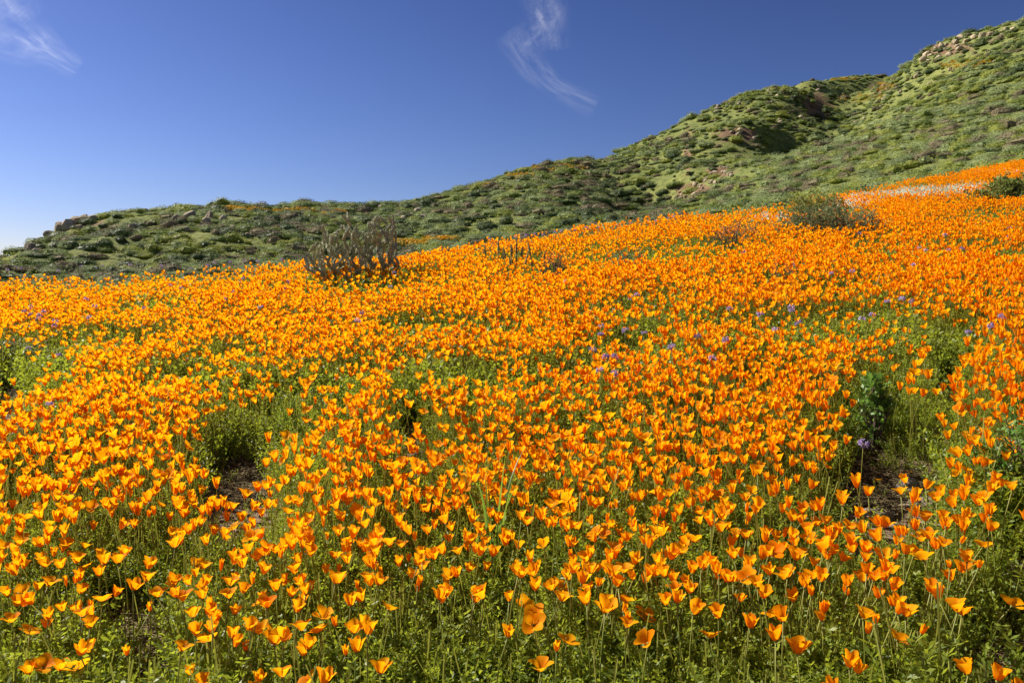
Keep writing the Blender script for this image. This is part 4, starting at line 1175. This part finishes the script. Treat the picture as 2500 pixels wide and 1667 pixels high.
# ------------------------------------------------------------------ purple flowers
def purple_head(seed):
    r = np.random.default_rng(seed); mb = MB()
    for _ in range(13):
        d = r.normal(0, 1, 3); d[2] = abs(d[2]) * .8 - .15; d /= np.linalg.norm(d)
        c = Vector(d) * 0.011
        nrm = Vector(d); a = nrm.orthogonal().normalized(); b = nrm.cross(a); o = c + nrm * 0.011
        for k in range(5):
            an = k * 1.2566; u = a * math.cos(an) + b * math.sin(an); w = a * math.cos(an + .5) + b * math.sin(an + .5); u2 = a * math.cos(an - .5) + b * math.sin(an - .5)
            mb.add([c, o + u2 * 0.006, o + u * 0.012 + nrm * 0.002, o + w * 0.006], [(0, 1, 2, 3)])
    return mb.mesh('flower_head', [M['purple']])
PH = [purple_head(s) for s in range(3)]
PURPLE = [(1939, 647), (1860, 765), (1862, 770), (1773, 756), (1928, 752), (1923, 759), (1933, 750), (1894, 806), (1701, 821), (1771, 830), (1950, 788), (2176, 736), (2203, 730), (2217, 736), (2085, 662), (2026, 667), (2136, 770), (2109, 779), (2447, 774), (2421, 796),
 (2356, 810), (2230, 647), (2459, 579), (2468, 557), (2308, 575), (2201, 575), (2098, 570), (2246, 604), (2259, 611), (2315, 611), (2342, 609), (1820, 615), (2093, 1080), (1755, 876), (1443, 855), (1485, 873), (1510, 873), (1469, 904), (1496, 913), (1467, 795),
 (1470, 817), (1530, 808), (1573, 813), (1635, 848), (885, 764), (867, 784), (1555, 721), (1545, 728), (56, 761), (74, 750), (74, 768), (99, 770), (136, 796), (89, 779), (143, 784), (108, 761), (215, 775), (65, 851), (146, 867), (352, 752), (408, 697), (439, 702),
 (472, 734), (551, 730), (596, 679), (593, 690), (573, 712), (701, 705), (636, 750), (701, 688), (217, 730), (238, 748), (120, 986), (1380, 688), (950, 700), (955, 665)]
PCREST = [(18, 660), (36, 652), (52, 656), (195, 650), (237, 654), (253, 650), (464, 656), (520, 641), (506, 650), (560, 640), (683, 634), (694, 636), (622, 638), (145, 662), (1200, 584), (1261, 578), (1283, 575), (1305, 571), (1323, 574), (1350, 566), (1377, 564), (1410, 562),
 (1428, 555), (1434, 558), (943, 620), (1456, 556), (1507, 550), (1536, 545), (1580, 541), (1601, 539), (1629, 534), (1648, 529), (310, 648), (390, 650), (600, 636)]
def purple(px, py, d=None, hh=0.36):
    if d is None:
        q = hit(px, py, lift=hh)
        x, y = q[0], q[1]
    else:
        X, Z = ray(px, py); x, y = X * d, d
        zg = hz(x, y); hh = max(0.2, EYE + Z * d - zg)
    z = hz(x, y)
    root = link('purple_wildflower', None, None, (x, y, z), (0, 0, U(0, 6)))
    near = (px, py) == (2093, 1080)
    if near: tag(root, 'violet flower head on a thin stem alone in the trodden gap beside the leafy herb', 'wildflower')
    elif d is None: tag(root, 'small purple wildflower head rising on a thin stem among the poppies', 'wildflower', 'purple wildflowers among the poppies')
    else: tag(root, 'pale purple wildflower standing above the poppies on the field crest', 'wildflower', 'purple wildflowers on the crest')
    st, end = STEMS[int(rng.integers(0, 6))]
    link('stem', st, root, (0, 0, 0), (0, 0, 0), (0.8, 0.8, hh / STEM_H))
    s = U(0.7, 0.95)
    link('flower_head', PH[int(rng.integers(0, 3))], root, (end.x * 0.8, end.y * 0.8, hh), (N(.3), N(.3), U(0, 6)), (s, s, s))
for a in PURPLE: purple(*a)
for (a, b) in PCREST:
    X, _ = ray(a, b)
    purple(a, b, float(crest(np.array([X]), np.array([1.0]))[0]) * U(0.95, 1.02))

# white flower drifts at the far right edge
def build_white():
    spots = [(2100, 500, 55, 8, 260), (2180, 487, 90, 9, 420), (2290, 478, 90, 12, 420), (2370, 470, 60, 10, 260), (2080, 512, 60, 4, 140), (1885, 545, 55, 6, 90), (2440, 430, 60, 8, 120)]
    co = []
    for (a, b, rx, ry, k) in spots:
        for _ in range(k):
            t = U(0, 6.28); q = math.sqrt(U(0, 1))
            h = hit(a + rx * q * math.cos(t), b + ry * q * math.sin(t), 5.0, lift=0.2)
            if h and h[1] < 45: co.append(h)
    co = np.array(co); n = len(co)
    ms = []
    for k in range(3):
        mb = MB(); r = np.random.default_rng(90 + k)
        for _ in range(16):
            p = Vector((r.normal(0, .05), r.normal(0, .05), r.uniform(.15, .27)))
            mb.ribbon([(p.x * .6, p.y * .6, 0), p], 0.004, Vector((1, 0, 0)), 1, False)
            for _k in range(3):
                c = p + Vector(r.normal(0, .008, 3)); nn = Vector((r.normal(0, .6), r.normal(0, .6), 1)).normalized(); u = nn.orthogonal().normalized(); w = nn.cross(u); s = 0.009
                mb.add([c - u * s, c - w * s, c + u * s, c + w * s], [(0, 1, 2, 3)], 0)
        ms.append(mb.mesh('white_flower', [M['white'], M['stem']]))
    s = rng.uniform(0.8, 1.3, n)
    scatter('white_flowers', co, np.c_[rng.normal(0, .1, (n, 2)), rng.uniform(0, 6.28, n)], np.c_[s, s, s], rng.integers(0, 3, n), ms, 'drifts of tiny white flowers along the far edge of the poppies', 'wildflowers')
build_white()

# ------------------------------------------------------------------ cirrus clouds, thin sheets of ice cloud high above
def cloud_material(seed, dens):
    m, n, l = mat_new('cirrus')
    uv = n.new('ShaderNodeUVMap'); uv.uv_map = 'UVMap'
    sx = n.new('ShaderNodeSeparateXYZ'); l.new(uv.outputs['UV'], sx.inputs[0])
    def math_(op, a, b=None, clamp=False):
        q = n.new('ShaderNodeMath'); q.operation = op; q.use_clamp = clamp
        for k, c in enumerate((a, b)):
            if c is None: continue
            if isinstance(c, (int, float)): q.inputs[k].default_value = c
            else: l.new(c, q.inputs[k])
        return q.outputs[0]
    # soft edges: v across, u along
    vv = math_('MULTIPLY', sx.outputs['Y'], math_('SUBTRACT', 1.0, sx.outputs['Y']))
    ev = math_('POWER', math_('MULTIPLY', vv, 4.0), 2.2)
    uu = math_('MULTIPLY', sx.outputs['X'], math_('SUBTRACT', 1.0, sx.outputs['X']))
    eu = math_('POWER', math_('MULTIPLY', uu, 4.0), 0.55)
    mp = n.new('ShaderNodeMapping'); mp.inputs['Scale'].default_value = (2.2, 3.6, 1); mp.inputs['Location'].default_value = (seed * 3.1, seed * 1.7, 0)
    l.new(uv.outputs['UV'], mp.inputs['Vector'])
    ns = n.new('ShaderNodeTexNoise'); ns.inputs['Scale'].default_value = 1.6; ns.inputs['Detail'].default_value = 9; ns.inputs['Roughness'].default_value = 0.55; ns.inputs['Distortion'].default_value = 0.5
    l.new(mp.outputs['Vector'], ns.inputs['Vector'])
    mr = n.new('ShaderNodeMapRange'); mr.inputs['From Min'].default_value = 0.30; mr.inputs['From Max'].default_value = 0.80
    l.new(ns.outputs['Fac'], mr.inputs['Value'])
    mp2 = n.new('ShaderNodeMapping'); mp2.inputs['Scale'].default_value = (1.3, 1.6, 1); mp2.inputs['Location'].default_value = (seed * 5.3, seed * 2.9, 0); mp2.inputs['Rotation'].default_value = (0, 0, 0.5)
    l.new(uv.outputs['UV'], mp2.inputs['Vector'])
    n2 = n.new('ShaderNodeTexNoise'); n2.inputs['Scale'].default_value = 2.0; n2.inputs['Detail'].default_value = 4
    l.new(mp2.outputs['Vector'], n2.inputs['Vector'])
    m2 = n.new('ShaderNodeMapRange'); m2.inputs['From Min'].default_value = 0.32; m2.inputs['From Max'].default_value = 0.62
    l.new(n2.outputs['Fac'], m2.inputs['Value'])
    al = math_('MULTIPLY', math_('MULTIPLY', math_('MULTIPLY', ev, eu), math_('MULTIPLY', mr.outputs['Result'], m2.outputs['Result'])), dens, True)
    tr = n.new('ShaderNodeBsdfTransparent')
    tl = n.new('ShaderNodeBsdfTranslucent'); tl.inputs['Color'].default_value = (0.9, 0.92, 0.95, 1)
    ms = n.new('ShaderNodeMixShader'); l.new(al, ms.inputs['Fac']); l.new(tr.outputs[0], ms.inputs[1]); l.new(tl.outputs[0], ms.inputs[2])
    o = n.new('ShaderNodeOutputMaterial'); l.new(ms.outputs[0], o.inputs['Surface'])
    return m
ALT = 4000.0
def at_alt(px, py):
    X, Z = ray(px, py); d = (ALT - EYE) / Z
    return Vector((X * d, d, ALT))
def wisp(root, pts, widths, seed, dens):
    """ribbon of cloud following photo points, width given in photo pixels across the streak"""
    pts = np.array(pts, float); K = len(pts)
    t = np.linspace(0, K - 1, 40)
    cx = np.interp(t, range(K), pts[:, 0]); cy = np.interp(t, range(K), pts[:, 1]); wd = np.interp(t, range(K), widths)
    ker = np.ones(7) / 7
    for arr in (cx, cy):
        pad = np.r_[[arr[0]] * 3, arr, [arr[-1]] * 3]; arr[:] = np.convolve(pad, ker, 'valid')
    tx = np.gradient(cx); ty = np.gradient(cy); ln = np.hypot(tx, ty) + 1e-6
    v = []; uvs = []
    for k in range(40):
        nx, ny = -ty[k] / ln[k], tx[k] / ln[k]
        for j in range(7):
            s = j / 6
            v.append(at_alt(cx[k] + nx * wd[k] * (s - 0.5), cy[k] + ny * wd[k] * (s - 0.5)) - root.location); uvs.append((k / 39, s))
    f = [(k * 7 + j, k * 7 + j + 1, (k + 1) * 7 + j + 1, (k + 1) * 7 + j) for k in range(39) for j in range(6)]
    me = new_mesh('wisp', v, f, [cloud_material(seed, dens)], True)
    ul = me.uv_layers.new(name='UVMap')
    for lp in me.loops: ul.data[lp.index].uv = uvs[lp.vertex_index]
    link('wisp', me, root)
def cloud(label, c, wisps):
    root = link('cirrus_cloud', None, None, at_alt(*c)); tag(root, label, 'cloud')
    for w in wisps: wisp(root, *w)
cloud('thin wispy white cirrus streak high above the middle hill', (1310, 110),
      [([(1300, -70), (1325, 0), (1345, 60), (1352, 130)], [130, 130, 120, 90], 1, 0.18), ([(1235, 70), (1268, 118), (1300, 165), (1340, 202), (1385, 228), (1465, 268)], [100, 100, 90, 74, 70, 90], 2, 0.18),
       ([(1260, 130), (1300, 92), (1335, 60), (1350, 0)], [110, 120, 120, 130], 3, 0.14)])
cloud('broad white cirrus plume tapering to a point above the left hill', (40, 80),
      [([(-140, -60), (-30, 40), (60, 95), (120, 125), (200, 175)], [280, 240, 170, 110, 70], 4, 0.32), ([(-20, -60), (20, 20), (60, 70)], [200, 190, 160], 5, 0.18)])
